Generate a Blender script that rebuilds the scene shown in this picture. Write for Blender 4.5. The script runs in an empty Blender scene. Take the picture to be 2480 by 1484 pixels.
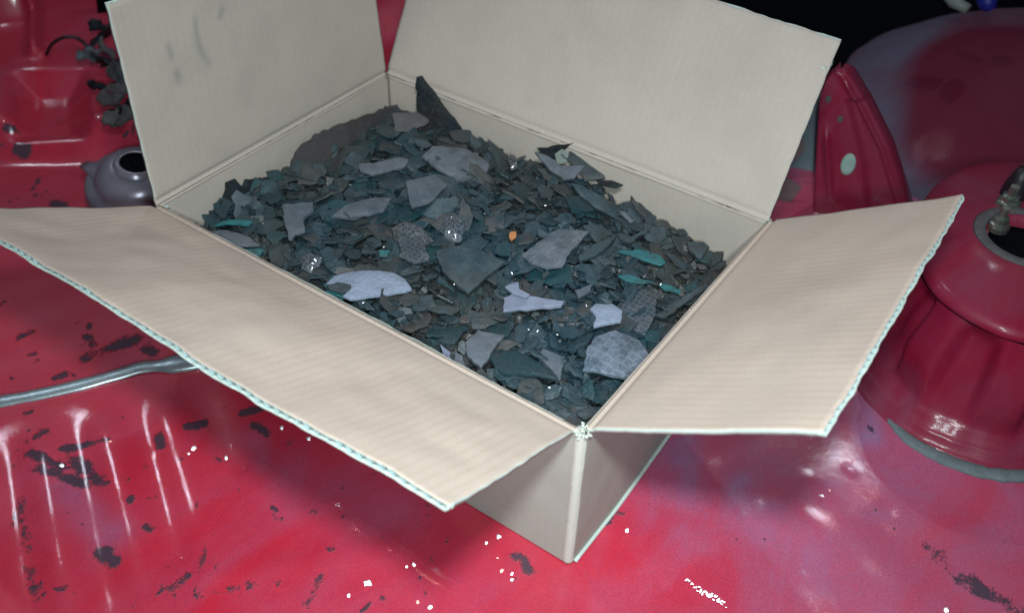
import bpy, bmesh, math, random
import numpy as np
from mathutils import Vector, Matrix, noise as mnoise

C = bpy.context.scene.collection
SC = bpy.context.scene
rng = random.Random(7)
W, L, H = 0.298, 0.43, 0.149          # box: x to the right-back, y to the left-back
CAM = np.array([-0.3928, -0.2061, 0.6385])
RM = np.array([[0.5796287907720278, -0.5220035979035532, 0.6257337362520118],
               [-0.8144760477280362, -0.3953142224964618, 0.4246827441388873],
               [0.02567552502821685, -0.7558034858796057, -0.6542949320809095]])
FOC = 982.3

# ------------------------------------------------------------------ camera
cd = bpy.data.cameras.new('camera'); cam = bpy.data.objects.new('camera', cd); C.objects.link(cam)
cd.sensor_width = 36; cd.lens = FOC / 1024 * 36; cd.clip_start = 0.01; cd.clip_end = 60
m3 = Matrix(((RM[0, 0], -RM[0, 1], -RM[0, 2]), (RM[1, 0], -RM[1, 1], -RM[1, 2]), (RM[2, 0], -RM[2, 1], -RM[2, 2])))
cam.matrix_world = Matrix.Translation(Vector(CAM)) @ m3.to_4x4()
cd.dof.use_dof = True; cd.dof.focus_distance = 0.78; cd.dof.aperture_fstop = 6.5
SC.camera = cam

# ------------------------------------------------------------------ world, lamps, exposure
wd = bpy.data.worlds.new('World'); SC.world = wd; wd.use_nodes = True
bg = wd.node_tree.nodes['Background']; bg.inputs[0].default_value = (0.40, 0.42, 0.66, 1); bg.inputs[1].default_value = 0.042
SC.view_settings.view_transform = 'Standard'; SC.view_settings.look = 'None'
SC.view_settings.exposure = 0; SC.view_settings.gamma = 1; SC.view_settings.use_curve_mapping = False


def lamp(name, loc, target, size, power, col, size_y=None, spread=180):
    ld = bpy.data.lights.new(name, 'AREA'); ld.energy = power; ld.color = col
    if size_y:
        ld.shape = 'RECTANGLE'; ld.size = size; ld.size_y = size_y
    else:
        ld.shape = 'DISK'; ld.size = size
    ld.spread = math.radians(spread)
    o = bpy.data.objects.new(name, ld); C.objects.link(o); o.location = loc
    o.rotation_euler = (Vector(target) - Vector(loc)).to_track_quat('-Z', 'Y').to_euler()
    return o


lamp('torch_light', (-0.47, -0.27, 0.66), (0.10, 0.12, 0.1), 0.045, 1.7, (0.80, 0.96, 1.0), None, 110)
lamp('hand_lamp', (-0.33, -0.19, 0.80), (0.0, 0.04, 0.1), 0.08, 2.5, (0.92, 0.97, 1.0), None, 108)
lamp('ceiling_lamp', (0.79, 1.10, 2.0), (0, 0, 0), 0.045, 3.0, (0.72, 0.84, 1.0))
lamp('ceiling_lamp', (1.95, 0.10, 2.0), (0.1, 0, 0), 0.045, 4.5, (0.78, 0.88, 1.0))
lamp('warm_lamp', (2.02, -0.02, 1.98), (0.1, 0, 0), 0.035, 1.2, (1.0, 0.5, 0.42))
lamp('warm_lamp', (0.88, 1.02, 1.98), (0, 0, 0), 0.035, 1.2, (1.0, 0.5, 0.42))
lamp('tube_lamp', (0.43, 2.2, 2.0), (0, 0.3, 0), 0.10, 3.6, (0.80, 0.86, 1.0), 0.16)

# ------------------------------------------------------------------ helpers
S = 1024 / 2480


def ray(p):
    return RM @ np.array([p[0] * S - 512, p[1] * S - 306, FOC])


def at(px, py, z=0.0):
    r = ray((px, py)); t = (z - CAM[2]) / r[2]
    return CAM + t * r


def at_plane(p, p0, n):
    r = ray(p); t = np.dot(n, np.array(p0) - CAM) / np.dot(n, r)
    return CAM + t * r


def at_dist(p, d):
    r = ray(p)
    return CAM + r / np.linalg.norm(r) * d


def fbm(x, y, z=0.0, o=4):
    return mnoise.fractal(Vector((x, y, z)), 1.0, 2.0, o)


def tag(o, label=None, cat=None, group=None, kind=None):
    if label: o['label'] = label
    if cat: o['category'] = cat
    if group: o['group'] = group
    if kind: o['kind'] = kind
    return o


def empty(name, loc, label, cat, group=None):
    o = bpy.data.objects.new(name, None); C.objects.link(o); o.location = loc; o.empty_display_size = 0.02
    return tag(o, label, cat, group)


def mesh_obj(name, verts, faces, mats, parent=None, smooth=False, mi=None, uv=None, attrs=None):
    """verts in world coordinates; a child is shifted into its parent's frame (parents are never rotated)"""
    me = bpy.data.meshes.new(name)
    off = Vector(parent_origin(parent)) if parent else Vector((0, 0, 0))
    vs = [tuple(Vector(v) - off) for v in verts]
    me.from_pydata(vs, [], faces)
    for m in (mats if isinstance(mats, (list, tuple)) else [mats]): me.materials.append(m)
    if mi is not None: me.polygons.foreach_set('material_index', mi)
    if smooth: me.polygons.foreach_set('use_smooth', [True] * len(me.polygons))
    if uv is not None:
        l = me.uv_layers.new(name='uv')
        for lp in me.loops: l.data[lp.index].uv = uv[lp.vertex_index]
    if attrs:
        for k, a in attrs.items():
            at_ = me.attributes.new(k, 'FLOAT', 'POINT'); at_.data.foreach_set('value', a)
    me.update()
    o = bpy.data.objects.new(name, me); C.objects.link(o)
    if parent: o.parent = parent
    return o


def parent_origin(p):
    v = Vector((0, 0, 0))
    while p:
        v += p.location; p = p.parent
    return v


def tube(pts, rad, n=10, flat=1.0):
    """tube along points, rad = number or list"""
    pts = [Vector(p) for p in pts]; vs = []; fs = []
    for i, p in enumerate(pts):
        d = (pts[min(i + 1, len(pts) - 1)] - pts[max(i - 1, 0)]).normalized()
        u = d.cross(Vector((0, 0, 1)))
        if u.length < 1e-4: u = d.cross(Vector((0, 1, 0)))
        u.normalize(); w = u.cross(d).normalized()
        r = rad[i] if isinstance(rad, (list, tuple)) else rad
        for k in range(n):
            a = 2 * math.pi * k / n
            vs.append(p + u * math.cos(a) * r + w * math.sin(a) * r * flat)
    for i in range(len(pts) - 1):
        for k in range(n):
            a, b = i * n + k, i * n + (k + 1) % n
            fs.append((a, b, b + n, a + n))
    fs.append(tuple(range(n))[::-1]); fs.append(tuple(range((len(pts) - 1) * n, len(pts) * n)))
    return vs, fs


def smooth_path(pts, k=6):
    pts = [Vector(p) for p in pts]; out = []
    for i in range(len(pts) - 1):
        p0 = pts[max(i - 1, 0)]; p1 = pts[i]; p2 = pts[i + 1]; p3 = pts[min(i + 2, len(pts) - 1)]
        for j in range(k):
            t = j / k
            out.append(0.5 * ((2 * p1) + (p2 - p0) * t + (2 * p0 - 5 * p1 + 4 * p2 - p3) * t * t + (3 * p1 - p0 - 3 * p2 + p3) * t ** 3))
    out.append(pts[-1]); return out


def lathe(cx, cy, prof, n=64, disp=None, tilt=None):
    vs = []; fs = []
    for j, (r, z) in enumerate(prof):
        for k in range(n):
            a = 2 * math.pi * k / n; rr = r + (disp(a, z, r) if disp else 0)
            vs.append(Vector((rr * math.cos(a), rr * math.sin(a), z)))
    for j in range(len(prof) - 1):
        for k in range(n):
            a, b = j * n + k, j * n + (k + 1) % n
            fs.append((a, b, b + n, a + n))
    if tilt is not None: vs = [tilt @ v for v in vs]
    return [v + Vector((cx, cy, 0)) for v in vs], fs


# ------------------------------------------------------------------ materials
def mat(name):
    m = bpy.data.materials.new(name); m.use_nodes = True
    nt = m.node_tree; return m, nt, nt.nodes['Principled BSDF']


def N(nt, t, **kw):
    n = nt.nodes.new(t)
    for k, v in kw.items():
        if k.startswith('i_'): n.inputs[int(k[2:])].default_value = v
        else: setattr(n, k, v)
    return n


def noise_n(nt, scale, detail=4, rough=0.6, vec=None, dim='3D'):
    n = N(nt, 'ShaderNodeTexNoise'); n.inputs['Scale'].default_value = scale
    n.inputs['Detail'].default_value = detail; n.inputs['Roughness'].default_value = rough
    if vec: nt.links.new(vec, n.inputs['Vector'])
    return n


def ramp(nt, src, a, b, ca=(0, 0, 0, 1), cb=(1, 1, 1, 1)):
    r = N(nt, 'ShaderNodeValToRGB'); e = r.color_ramp.elements
    e[0].position = a; e[1].position = b; e[0].color = ca; e[1].color = cb
    nt.links.new(src, r.inputs[0]); return r


def mix(nt, f, a, b, blend='MIX'):
    n = N(nt, 'ShaderNodeMix', data_type='RGBA', blend_type=blend)
    for s, v in ((n.inputs[0], f), (n.inputs[6], a), (n.inputs[7], b)):
        if isinstance(v, (tuple, float, int)): s.default_value = v
        else: nt.links.new(v, s)
    return n.outputs[2]


def mth(nt, op, a, b=None, c=None):
    n = N(nt, 'ShaderNodeMath', operation=op)
    for i, v in enumerate((a, b, c)):
        if v is None: continue
        if isinstance(v, (float, int)): n.inputs[i].default_value = v
        else: nt.links.new(v, n.inputs[i])
    return n.outputs[0]


def bump(nt, h, strength, dist, prev=None):
    b = N(nt, 'ShaderNodeBump'); b.inputs['Strength'].default_value = strength; b.inputs['Distance'].default_value = dist
    nt.links.new(h, b.inputs['Height'])
    if prev: nt.links.new(prev, b.inputs['Normal'])
    return b.outputs[0]


FLUTE = 0.0072


def cardboard(name, base, lines=0.5, linecol=(0.42, 0.27, 0.15, 1)):
    m, nt, p = mat(name)
    uv = N(nt, 'ShaderNodeUVMap', uv_map='uv'); sep = N(nt, 'ShaderNodeSeparateXYZ'); nt.links.new(uv.outputs[0], sep.inputs[0])
    obj = N(nt, 'ShaderNodeTexCoord')
    # washboard: period of the flutes
    n1 = noise_n(nt, 14, 2, 0.5, obj.outputs['Object'])
    u = mth(nt, 'ADD', sep.outputs[0], mth(nt, 'MULTIPLY', n1.outputs[0], 0.002))
    s = mth(nt, 'SINE', mth(nt, 'MULTIPLY', u, 2 * math.pi / FLUTE))
    s01 = mth(nt, 'MULTIPLY_ADD', s, 0.5, 0.5)
    crest = mth(nt, 'POWER', s01, 4.0)
    big = noise_n(nt, 9, 3, 0.6, obj.outputs['Object'])
    patch = ramp(nt, big.outputs[0], 0.30, 0.58)
    fine = noise_n(nt, 900, 2, 0.7, obj.outputs['Object'])
    # fibres: stretched noise
    mp = N(nt, 'ShaderNodeMapping'); mp.inputs['Scale'].default_value = (500, 90, 1); nt.links.new(uv.outputs[0], mp.inputs[0])
    fib = noise_n(nt, 1.0, 4, 0.7, mp.outputs[0])
    c1 = mix(nt, ramp(nt, big.outputs[0], 0.25, 0.75).outputs[0], tuple(x * 0.93 for x in base[:3]) + (1,), base)
    c2 = mix(nt, mth(nt, 'MULTIPLY', ramp(nt, fine.outputs[0], 0.3, 0.7).outputs[0], 0.30), c1, tuple(x * 0.55 for x in base[:3]) + (1,))
    c3 = mix(nt, mth(nt, 'MULTIPLY', ramp(nt, fib.outputs[0], 0.5, 0.75).outputs[0], 0.14), c2, (0.62, 0.58, 0.5, 1))
    lf = mth(nt, 'MULTIPLY', mth(nt, 'MULTIPLY', crest, patch.outputs[0]), lines)
    c4 = mix(nt, lf, c3, linecol)
    # grubby smudges
    sm = noise_n(nt, 5, 5, 0.65, obj.outputs['Object'])
    sm2 = noise_n(nt, 28, 6, 0.75, obj.outputs['Object'])
    c4 = mix(nt, mth(nt, 'MULTIPLY', ramp(nt, sm2.outputs[0], 0.6, 0.75).outputs[0], 0.22), c4, (0.30, 0.22, 0.16, 1))
    c5 = mix(nt, mth(nt, 'MULTIPLY', ramp(nt, sm.outputs[0], 0.45, 0.75).outputs[0], 0.35), c4, (0.25, 0.23, 0.21, 1))
    at_ = N(nt, 'ShaderNodeAttribute', attribute_name='mark')
    c6 = mix(nt, mth(nt, 'MULTIPLY', at_.outputs['Fac'], 0.38), c5, (0.16, 0.16, 0.16, 1))
    nt.links.new(c6, p.inputs['Base Color'])
    p.inputs['Roughness'].default_value = 0.78; p.inputs['Specular IOR Level'].default_value = 0.25
    b1 = bump(nt, s01, 0.10, 0.0002)
    b2 = bump(nt, fine.outputs[0], 0.25, 0.0003, b1)
    b3 = bump(nt, fib.outputs[0], 0.2, 0.0003, b2)
    nt.links.new(b3, p.inputs['Normal'])
    return m


def plain(name, col, rough=0.6, metal=0.0, nscale=60, var=0.3, bmp=0.3, bd=0.001, coat=0.0):
    m, nt, p = mat(name); tc = N(nt, 'ShaderNodeTexCoord')
    n = noise_n(nt, nscale, 5, 0.65, tc.outputs['Object'])
    c = mix(nt, n.outputs[0], tuple(x * (1 - var) for x in col) + (1,), tuple(min(1, x * (1 + var)) for x in col) + (1,))
    nt.links.new(c, p.inputs['Base Color']); p.inputs['Roughness'].default_value = rough; p.inputs['Metallic'].default_value = metal
    p.inputs['Coat Weight'].default_value = coat; p.inputs['Coat Roughness'].default_value = 0.1
    n2 = noise_n(nt, nscale * 4, 4, 0.6, tc.outputs['Object'])
    nt.links.new(bump(nt, n2.outputs[0], bmp, bd), p.inputs['Normal'])
    return m


def car_paint(name, red=(0.66, 0.018, 0.030), dust_haze_amt=0.35, use_attr=True, dust_haze_col=(0.27, 0.19, 0.36), rbase=0.38, coat=0.7):
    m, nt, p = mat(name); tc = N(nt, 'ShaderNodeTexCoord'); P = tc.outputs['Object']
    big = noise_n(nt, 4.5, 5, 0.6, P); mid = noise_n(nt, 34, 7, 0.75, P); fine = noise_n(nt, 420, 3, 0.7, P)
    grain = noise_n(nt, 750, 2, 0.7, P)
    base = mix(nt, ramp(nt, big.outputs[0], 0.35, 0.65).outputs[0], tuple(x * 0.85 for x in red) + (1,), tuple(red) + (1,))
    # dusty film: swirled wiping marks, violet tint painting in bluish reflected haze
    mp = N(nt, 'ShaderNodeMapping'); mp.inputs['Scale'].default_value = (4, 7, 5); mp.inputs['Rotation'].default_value = (0, 0, 0.7)
    nt.links.new(P, mp.inputs[0])
    sw = noise_n(nt, 2.0, 7, 0.6, mp.outputs[0]); sw.inputs['Distortion'].default_value = 0.9
    film = mth(nt, 'MULTIPLY', ramp(nt, sw.outputs[0], 0.38, 0.72).outputs[0], ramp(nt, big.outputs[0], 0.3, 0.7).outputs[0])
    if use_attr:
        da = N(nt, 'ShaderNodeAttribute', attribute_name='dust').outputs['Fac']
        ta = N(nt, 'ShaderNodeAttribute', attribute_name='tar').outputs['Fac']
        sa = N(nt, 'ShaderNodeAttribute', attribute_name='seal').outputs['Fac']
        dn = mth(nt, 'ADD', mth(nt, 'MULTIPLY', film, dust_haze_amt), mth(nt, 'MULTIPLY', da, mth(nt, 'MULTIPLY_ADD', sw.outputs[0], 1.2, 0.25)))
    else:
        dn = mth(nt, 'MULTIPLY', film, dust_haze_amt * 1.6)
    dn = mth(nt, 'MINIMUM', mth(nt, 'ADD', dn, 0.05), 0.92)
    dn = mth(nt, 'MULTIPLY', dn, mth(nt, 'MULTIPLY_ADD', fine.outputs[0], 0.9, 0.5))
    col = mix(nt, dn, base, tuple(dust_haze_col) + (1,))
    # specks
    vo = N(nt, 'ShaderNodeTexVoronoi'); vo.inputs['Scale'].default_value = 95; nt.links.new(P, vo.inputs['Vector'])
    sp = mth(nt, 'MULTIPLY', mth(nt, 'LESS_THAN', vo.outputs['Distance'], 0.13), mth(nt, 'GREATER_THAN', mid.outputs[0], 0.60))
    col = mix(nt, mth(nt, 'MULTIPLY', sp, 0.8), col, (0.02, 0.03, 0.035, 1))
    rough = mth(nt, 'MULTIPLY_ADD', dn, 0.5, rbase)
    hgt = None
    if use_attr:
        tn = mth(nt, 'ADD', ta, mth(nt, 'MULTIPLY', mth(nt, 'SUBTRACT', mid.outputs[0], 0.5), 2.6))
        tn = mth(nt, 'ADD', tn, mth(nt, 'MULTIPLY', mth(nt, 'SUBTRACT', fine.outputs[0], 0.5), 0.6))
        tf = ramp(nt, tn, 0.40, 0.60).outputs[0]
        tf = mth(nt, 'MULTIPLY', tf, mth(nt, 'GREATER_THAN', ta, 0.08))
        col = mix(nt, mth(nt, 'MULTIPLY', tf, 0.92), col, (0.022, 0.035, 0.045, 1))
        rough = mth(nt, 'ADD', rough, mth(nt, 'MULTIPLY', tf, 0.25)); hgt = tf
        col = mix(nt, sa, col, (0.10, 0.13, 0.14, 1)); rough = mth(nt, 'ADD', rough, mth(nt, 'MULTIPLY', sa, 0.3))
    nt.links.new(mix(nt, mth(nt, 'MULTIPLY', ramp(nt, grain.outputs[0], 0.35, 0.65).outputs[0], 0.28), col, (0.10, 0.0, 0.09, 1)), p.inputs['Base Color'])
    nt.links.new(rough, p.inputs['Roughness'])
    p.inputs['Coat Weight'].default_value = coat; p.inputs['Specular IOR Level'].default_value = 0.5 if coat > 0.3 else 0.25
    nt.links.new(mth(nt, 'MULTIPLY_ADD', dn, 0.16, 0.065 if coat > .3 else .12), p.inputs['Coat Roughness'])
    b = bump(nt, mid.outputs[0], 0.25, 0.0009); bc = b
    b = bump(nt, fine.outputs[0], 0.30, 0.0004, b)
    if hgt is not None: b = bump(nt, hgt, 0.6, 0.0008, b)
    nt.links.new(b, p.inputs['Normal']); nt.links.new(bc, p.inputs['Coat Normal'])
    return m


def frag_mat(name, a, b, rough=0.55, cells=False, hatch=False, var=0.5):
    m, nt, p = mat(name); tc = N(nt, 'ShaderNodeTexCoord'); oi = N(nt, 'ShaderNodeObjectInfo')
    P = tc.outputs['Object']
    n = noise_n(nt, 75, 6, 0.72, P); f = noise_n(nt, 700, 3, 0.75, P); big = noise_n(nt, 25, 3, 0.6, P)
    c = mix(nt, mth(nt, 'MULTIPLY_ADD', oi.outputs['Random'], 0.65, mth(nt, 'MULTIPLY', big.outputs[0], 0.35)), a + (1,), b + (1,))
    geo = N(nt, 'ShaderNodeNewGeometry'); wn = noise_n(nt, 48, 6, 0.75, geo.outputs['Position'])
    grit = mix(nt, ramp(nt, noise_n(nt, 9, 3, 0.6, geo.outputs['Position']).outputs[0], 0.4, 0.6).outputs[0], (0.006, 0.036, 0.052, 1), (0.040, 0.042, 0.038, 1))
    c = mix(nt, mth(nt, 'MULTIPLY', ramp(nt, n.outputs[0], 0.40, 0.60).outputs[0], var), c, grit)
    c = mix(nt, mth(nt, 'MULTIPLY', ramp(nt, wn.outputs[0], 0.46, 0.56).outputs[0], min(0.85, var * 1.5)), c, grit)
    c = mix(nt, mth(nt, 'MULTIPLY', ramp(nt, f.outputs[0], 0.56, 0.68).outputs[0], 0.28), c, (0.20, 0.22, 0.25, 1))
    nt.links.new(c, p.inputs['Base Color'])
    nt.links.new(ramp(nt, f.outputs[0], 0.35, 0.6, (rough - .25,) * 3 + (1,), (rough + .15,) * 3 + (1,)).outputs[0], p.inputs['Roughness'])
    nrm = bump(nt, n.outputs[0], 0.6, 0.0016); nrm = bump(nt, f.outputs[0], 0.7, 0.0006, nrm)
    if cells:
        v = N(nt, 'ShaderNodeTexVoronoi', feature='DISTANCE_TO_EDGE'); v.inputs['Scale'].default_value = 140 if cells is True else cells
        v.inputs['Randomness'].default_value = 0.45
        nt.links.new(P, v.inputs['Vector'])
        e = ramp(nt, v.outputs['Distance'], 0.0, 0.16)
        nrm = bump(nt, e.outputs[0], 0.4, -0.0008, nrm)
        c2 = mix(nt, mth(nt, 'MULTIPLY', mth(nt, 'SUBTRACT', 1.0, e.outputs[0]), 0.16), c, (0.40, 0.45, 0.55, 1))
        nt.links.new(c2, p.inputs['Base Color'])
    if hatch:
        mp = N(nt, 'ShaderNodeMapping'); mp.inputs['Scale'].default_value = (60, 420, 60); mp.inputs['Rotation'].default_value = (0, 0, 0.9)
        nt.links.new(P, mp.inputs[0]); h = noise_n(nt, 1.0, 2, 0.5, mp.outputs[0])
        nrm = bump(nt, h.outputs[0], 0.9, 0.0015, nrm)
    nt.links.new(nrm, p.inputs['Normal'])
    return m


M = {}
M['card'] = cardboard('cardboard_liner', (0.525, 0.475, 0.415, 1), 0.08)
M['card_lined'] = cardboard('cardboard_liner_washboard', (0.575, 0.482, 0.405, 1), 0.26)
M['card_out'] = cardboard('cardboard_outer', (0.46, 0.49, 0.43, 1), 0.0)
M['edge'] = plain('cardboard_cut_edge', (0.50, 0.59, 0.54), 0.8, nscale=260, var=0.22)
M['flute'] = plain('cardboard_flute', (0.36, 0.50, 0.50), 0.85, nscale=300, var=0.3)
M['worn'] = plain('worn_card_corner', (0.60, 0.66, 0.58), 0.8, nscale=60, var=0.12, bmp=0.15)
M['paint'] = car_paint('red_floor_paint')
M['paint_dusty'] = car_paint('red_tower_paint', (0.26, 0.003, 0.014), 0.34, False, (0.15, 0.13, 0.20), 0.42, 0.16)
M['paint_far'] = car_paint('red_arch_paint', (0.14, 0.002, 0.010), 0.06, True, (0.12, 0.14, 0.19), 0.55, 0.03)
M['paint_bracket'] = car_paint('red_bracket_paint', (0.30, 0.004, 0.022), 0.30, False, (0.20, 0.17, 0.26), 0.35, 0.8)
M['dark_red'] = plain('dark_red_metal', (0.06, 0.003, 0.010), 0.5, 0, 30, 0.3)
M['galv'] = plain('dull_metal_strip', (0.42, 0.54, 0.56), 0.30, 0.6, 90, 0.35, 0.3, 0.0006)
M['zinc'] = plain('zinc_metal', (0.22, 0.215, 0.26), 0.27, 0.30, 50, 0.25, 0.15, 0.0006)
M['steel'] = plain('green_tinted_steel', (0.42, 0.50, 0.42), 0.25, 0.9, 70, 0.3, 0.3, 0.0006)
M['black'] = plain('black_trim', (0.002, 0.003, 0.005), 0.9, 0, 40, 0.4)
M['black'].node_tree.nodes['Principled BSDF'].inputs['Specular IOR Level'].default_value = 0.05
M['rubber'] = plain('black_hose_rubber', (0.012, 0.010, 0.014), 0.5, 0, 40, 0.3)
M['seal'] = plain('seam_sealant', (0.13, 0.17, 0.18), 0.7, 0, 120, 0.45, 0.6, 0.002)
M['dusty'] = plain('dusty_bitumen', (0.085, 0.085, 0.09), 0.7, 0, 70, 0.5, 0.7, 0.002)
M['green'] = plain('pale_green_plug', (0.30, 0.46, 0.40), 0.55, 0, 90, 0.2)
M['grey_panel'] = plain('dusty_grey_panel', (0.10, 0.15, 0.17), 0.6, 0, 25, 0.4, 0.3)
M['blue'] = plain('blue_plastic', (0.01, 0.02, 0.25), 0.5, 0, 40, 0.3)
M['pale'] = plain('pale_plastic', (0.20, 0.25, 0.22), 0.5, 0, 40, 0.2)
M['rubble'] = frag_mat('fine_rubble', (0.012, 0.025, 0.030), (0.045, 0.045, 0.045), 0.32, var=0.7)
M['flakes'] = frag_mat('small_dark_flakes', (0.018, 0.042, 0.054), (0.03, 0.058, 0.07), 0.5, var=0.45)
M['slate'] = frag_mat('slate_fragment', (0.016, 0.045, 0.056), (0.085, 0.115, 0.13), 0.55, hatch=False)
M['brown'] = frag_mat('brown_fragment', (0.028, 0.034, 0.035), (0.10, 0.095, 0.09), 0.55)
M['teal'] = frag_mat('dark_teal_fragment', (0.007, 0.028, 0.036), (0.018, 0.075, 0.085), 0.5, var=0.35)
M['teal_bright'] = frag_mat('bright_teal_fragment', (0.015, 0.15, 0.165), (0.025, 0.20, 0.215), 0.6, var=0.3)
M['lilac'] = frag_mat('pale_lilac_fragment', (0.19, 0.225, 0.31), (0.22, 0.25, 0.34), 0.7, var=0.10)
M['lilac_grey'] = frag_mat('lilac_grey_fragment', (0.095, 0.125, 0.15), (0.14, 0.155, 0.185), 0.65, var=0.22)
M['honey'] = frag_mat('honeycomb_fragment', (0.12, 0.16, 0.21), (0.15, 0.19, 0.24), 0.5, cells=True, var=0.35)
M['dimple'] = frag_mat('dimpled_lilac_fragment', (0.24, 0.30, 0.40), (0.28, 0.34, 0.45), 0.6, cells=190, var=0.12)
M['cells_dark'] = frag_mat('dark_cell_fragment', (0.05, 0.06, 0.07), (0.08, 0.09, 0.10), 0.4, cells=210, var=0.75)
M['hatched'] = frag_mat('hatched_fragment', (0.13, 0.16, 0.19), (0.16, 0.18, 0.21), 0.5, hatch=True, var=0.3)
M['bitblack'] = frag_mat('black_fragment', (0.008, 0.009, 0.012), (0.014, 0.016, 0.02), 0.5, var=0.2)
M['slab'] = frag_mat('brown_black_slab', (0.028, 0.024, 0.027), (0.05, 0.042, 0.045), 0.65, var=0.35)
M['bitblack'].node_tree.nodes['Principled BSDF'].inputs['Specular IOR Level'].default_value = 0.15
M['orange'] = plain('orange_chip', (0.48, 0.20, 0.08), 0.5, 0, 90, 0.15)

# ------------------------------------------------------------------ floor (structure): pressed red sheet metal
def sstep(x, a, b):
    t = np.clip((x - a) / (b - a), 0, 1); return t * t * (3 - 2 * t)


xs = np.concatenate([np.linspace(-2.0, -0.5, 12)[:-1], np.linspace(-0.5, 0.75, 420), np.linspace(0.75, 3.0, 16)[1:]])
ys = np.concatenate([np.linspace(-1.8, -0.5, 12)[:-1], np.linspace(-0.5, 1.35, 600), np.linspace(1.35, 3.2, 16)[1:]])
X, Y = np.meshgrid(xs, ys, indexing='ij')


def seg_dist(X, Y, a, b):
    a = np.array(a[:2]); b = np.array(b[:2]); d = b - a; l2 = d @ d
    t = np.clip(((X - a[0]) * d[0] + (Y - a[1]) * d[1]) / l2, 0, 1)
    return np.hypot(X - a[0] - t * d[0], Y - a[1] - t * d[1])


# step line along the metal strip
s0 = at(-60, 985)[:2]; s1 = at(500, 872)[:2]; sd = (s1 - s0) / np.linalg.norm(s1 - s0); sn = np.array([-sd[1], sd[0]])
if sn @ np.array([0.3, 1.0]) < 0: sn = -sn
side = (X - s0[0]) * sn[0] + (Y - s0[1]) * sn[1]
Z = np.zeros_like(X)
Z -= 0.018 * sstep(side, 0.002, 0.02)
# ribs lower left
q = np.array([0.48, 0.877]); pq = np.array([0.877, -0.48])
PP = X * pq[0] + Y * pq[1]; QQ = X * q[0] + Y * q[1]
env = sstep(QQ, 0.06, 0.15) * (1 - sstep(QQ, 0.27, 0.33)) * sstep(PP, -0.43, -0.39) * (1 - sstep(PP, -0.16, -0.06))
ribz = np.cos(2 * math.pi * (PP + 0.347) / 0.052)
Z += 0.0017 * env * (0.55 + 0.6 * (1 - sstep(PP, -0.27, -0.22))) * ribz * (1 - sstep(side, -0.02, 0.0))
# slow waviness of the sheet
Z += 0.0009 * np.sin(X * 23 + 1.3 * np.sin(Y * 9)) * np.sin(Y * 17 + 0.8) + 0.0003 * np.sin(X * 61 + Y * 33) * np.sin(Y * 71 - X * 20)


def px_seg(p, q_, w, h):
    global Z
    a = at(*p); b = at(*q_); d = seg_dist(X, Y, a, b); Z += h * np.exp(-(d / w) ** 2)


def px_poly_mask(pts, soft=0.01):
    P = [at(*p)[:2] for p in pts]; n = len(P)
    inside = np.zeros_like(X, bool); dm = np.full_like(X, 9.0)
    for i in range(n):
        a, b = P[i], P[(i + 1) % n]
        c = ((a[1] > Y) != (b[1] > Y)) & (X < (b[0] - a[0]) * (Y - a[1]) / (b[1] - a[1] + 1e-12) + a[0])
        inside ^= c; dm = np.minimum(dm, seg_dist(X, Y, a, b))
    return sstep(np.where(inside, dm, -dm), -soft, soft)


# far left of the floor: ridge, recess and a raised boss
Z += 0.035 * px_poly_mask([(-400, 345), (320, 335), (420, 330), (1400, -200), (300, -700), (-900, -200)], 0.035)
Z -= 0.030 * px_poly_mask([(60, 210), (190, 205), (200, 320), (50, 325)], 0.02)
Z += 0.045 * px_poly_mask([(-300, 110), (90, 70), (96, 0), (100, -120), (-300, -100)], 0.018)
px_seg((96, 160), (96, 60), 0.008, 0.02)
px_seg((-20, 40), (30, 60), 0.03, 0.03)
# right front: shallow round dent under the dust and a fold
px_seg((1450, 1480), (1860, 1330), 0.03, -0.0025); px_seg((1600, 1330), (2060, 1230), 0.04, 0.002)
px_seg((500, 1400), (1200, 1290), 0.012, 0.0012); px_seg((1950, 1250), (2150, 1430), 0.03, 0.003)
# small dimples that throw back the lamps
for i in range(60):
    p = (rng.uniform(300, 2300), rng.uniform(1080, 1500)); px_seg(p, (p[0] + 4, p[1] + 3), rng.uniform(0.004, 0.012), rng.choice((-1, 1)) * rng.uniform(0.0002, 0.0007))

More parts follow.
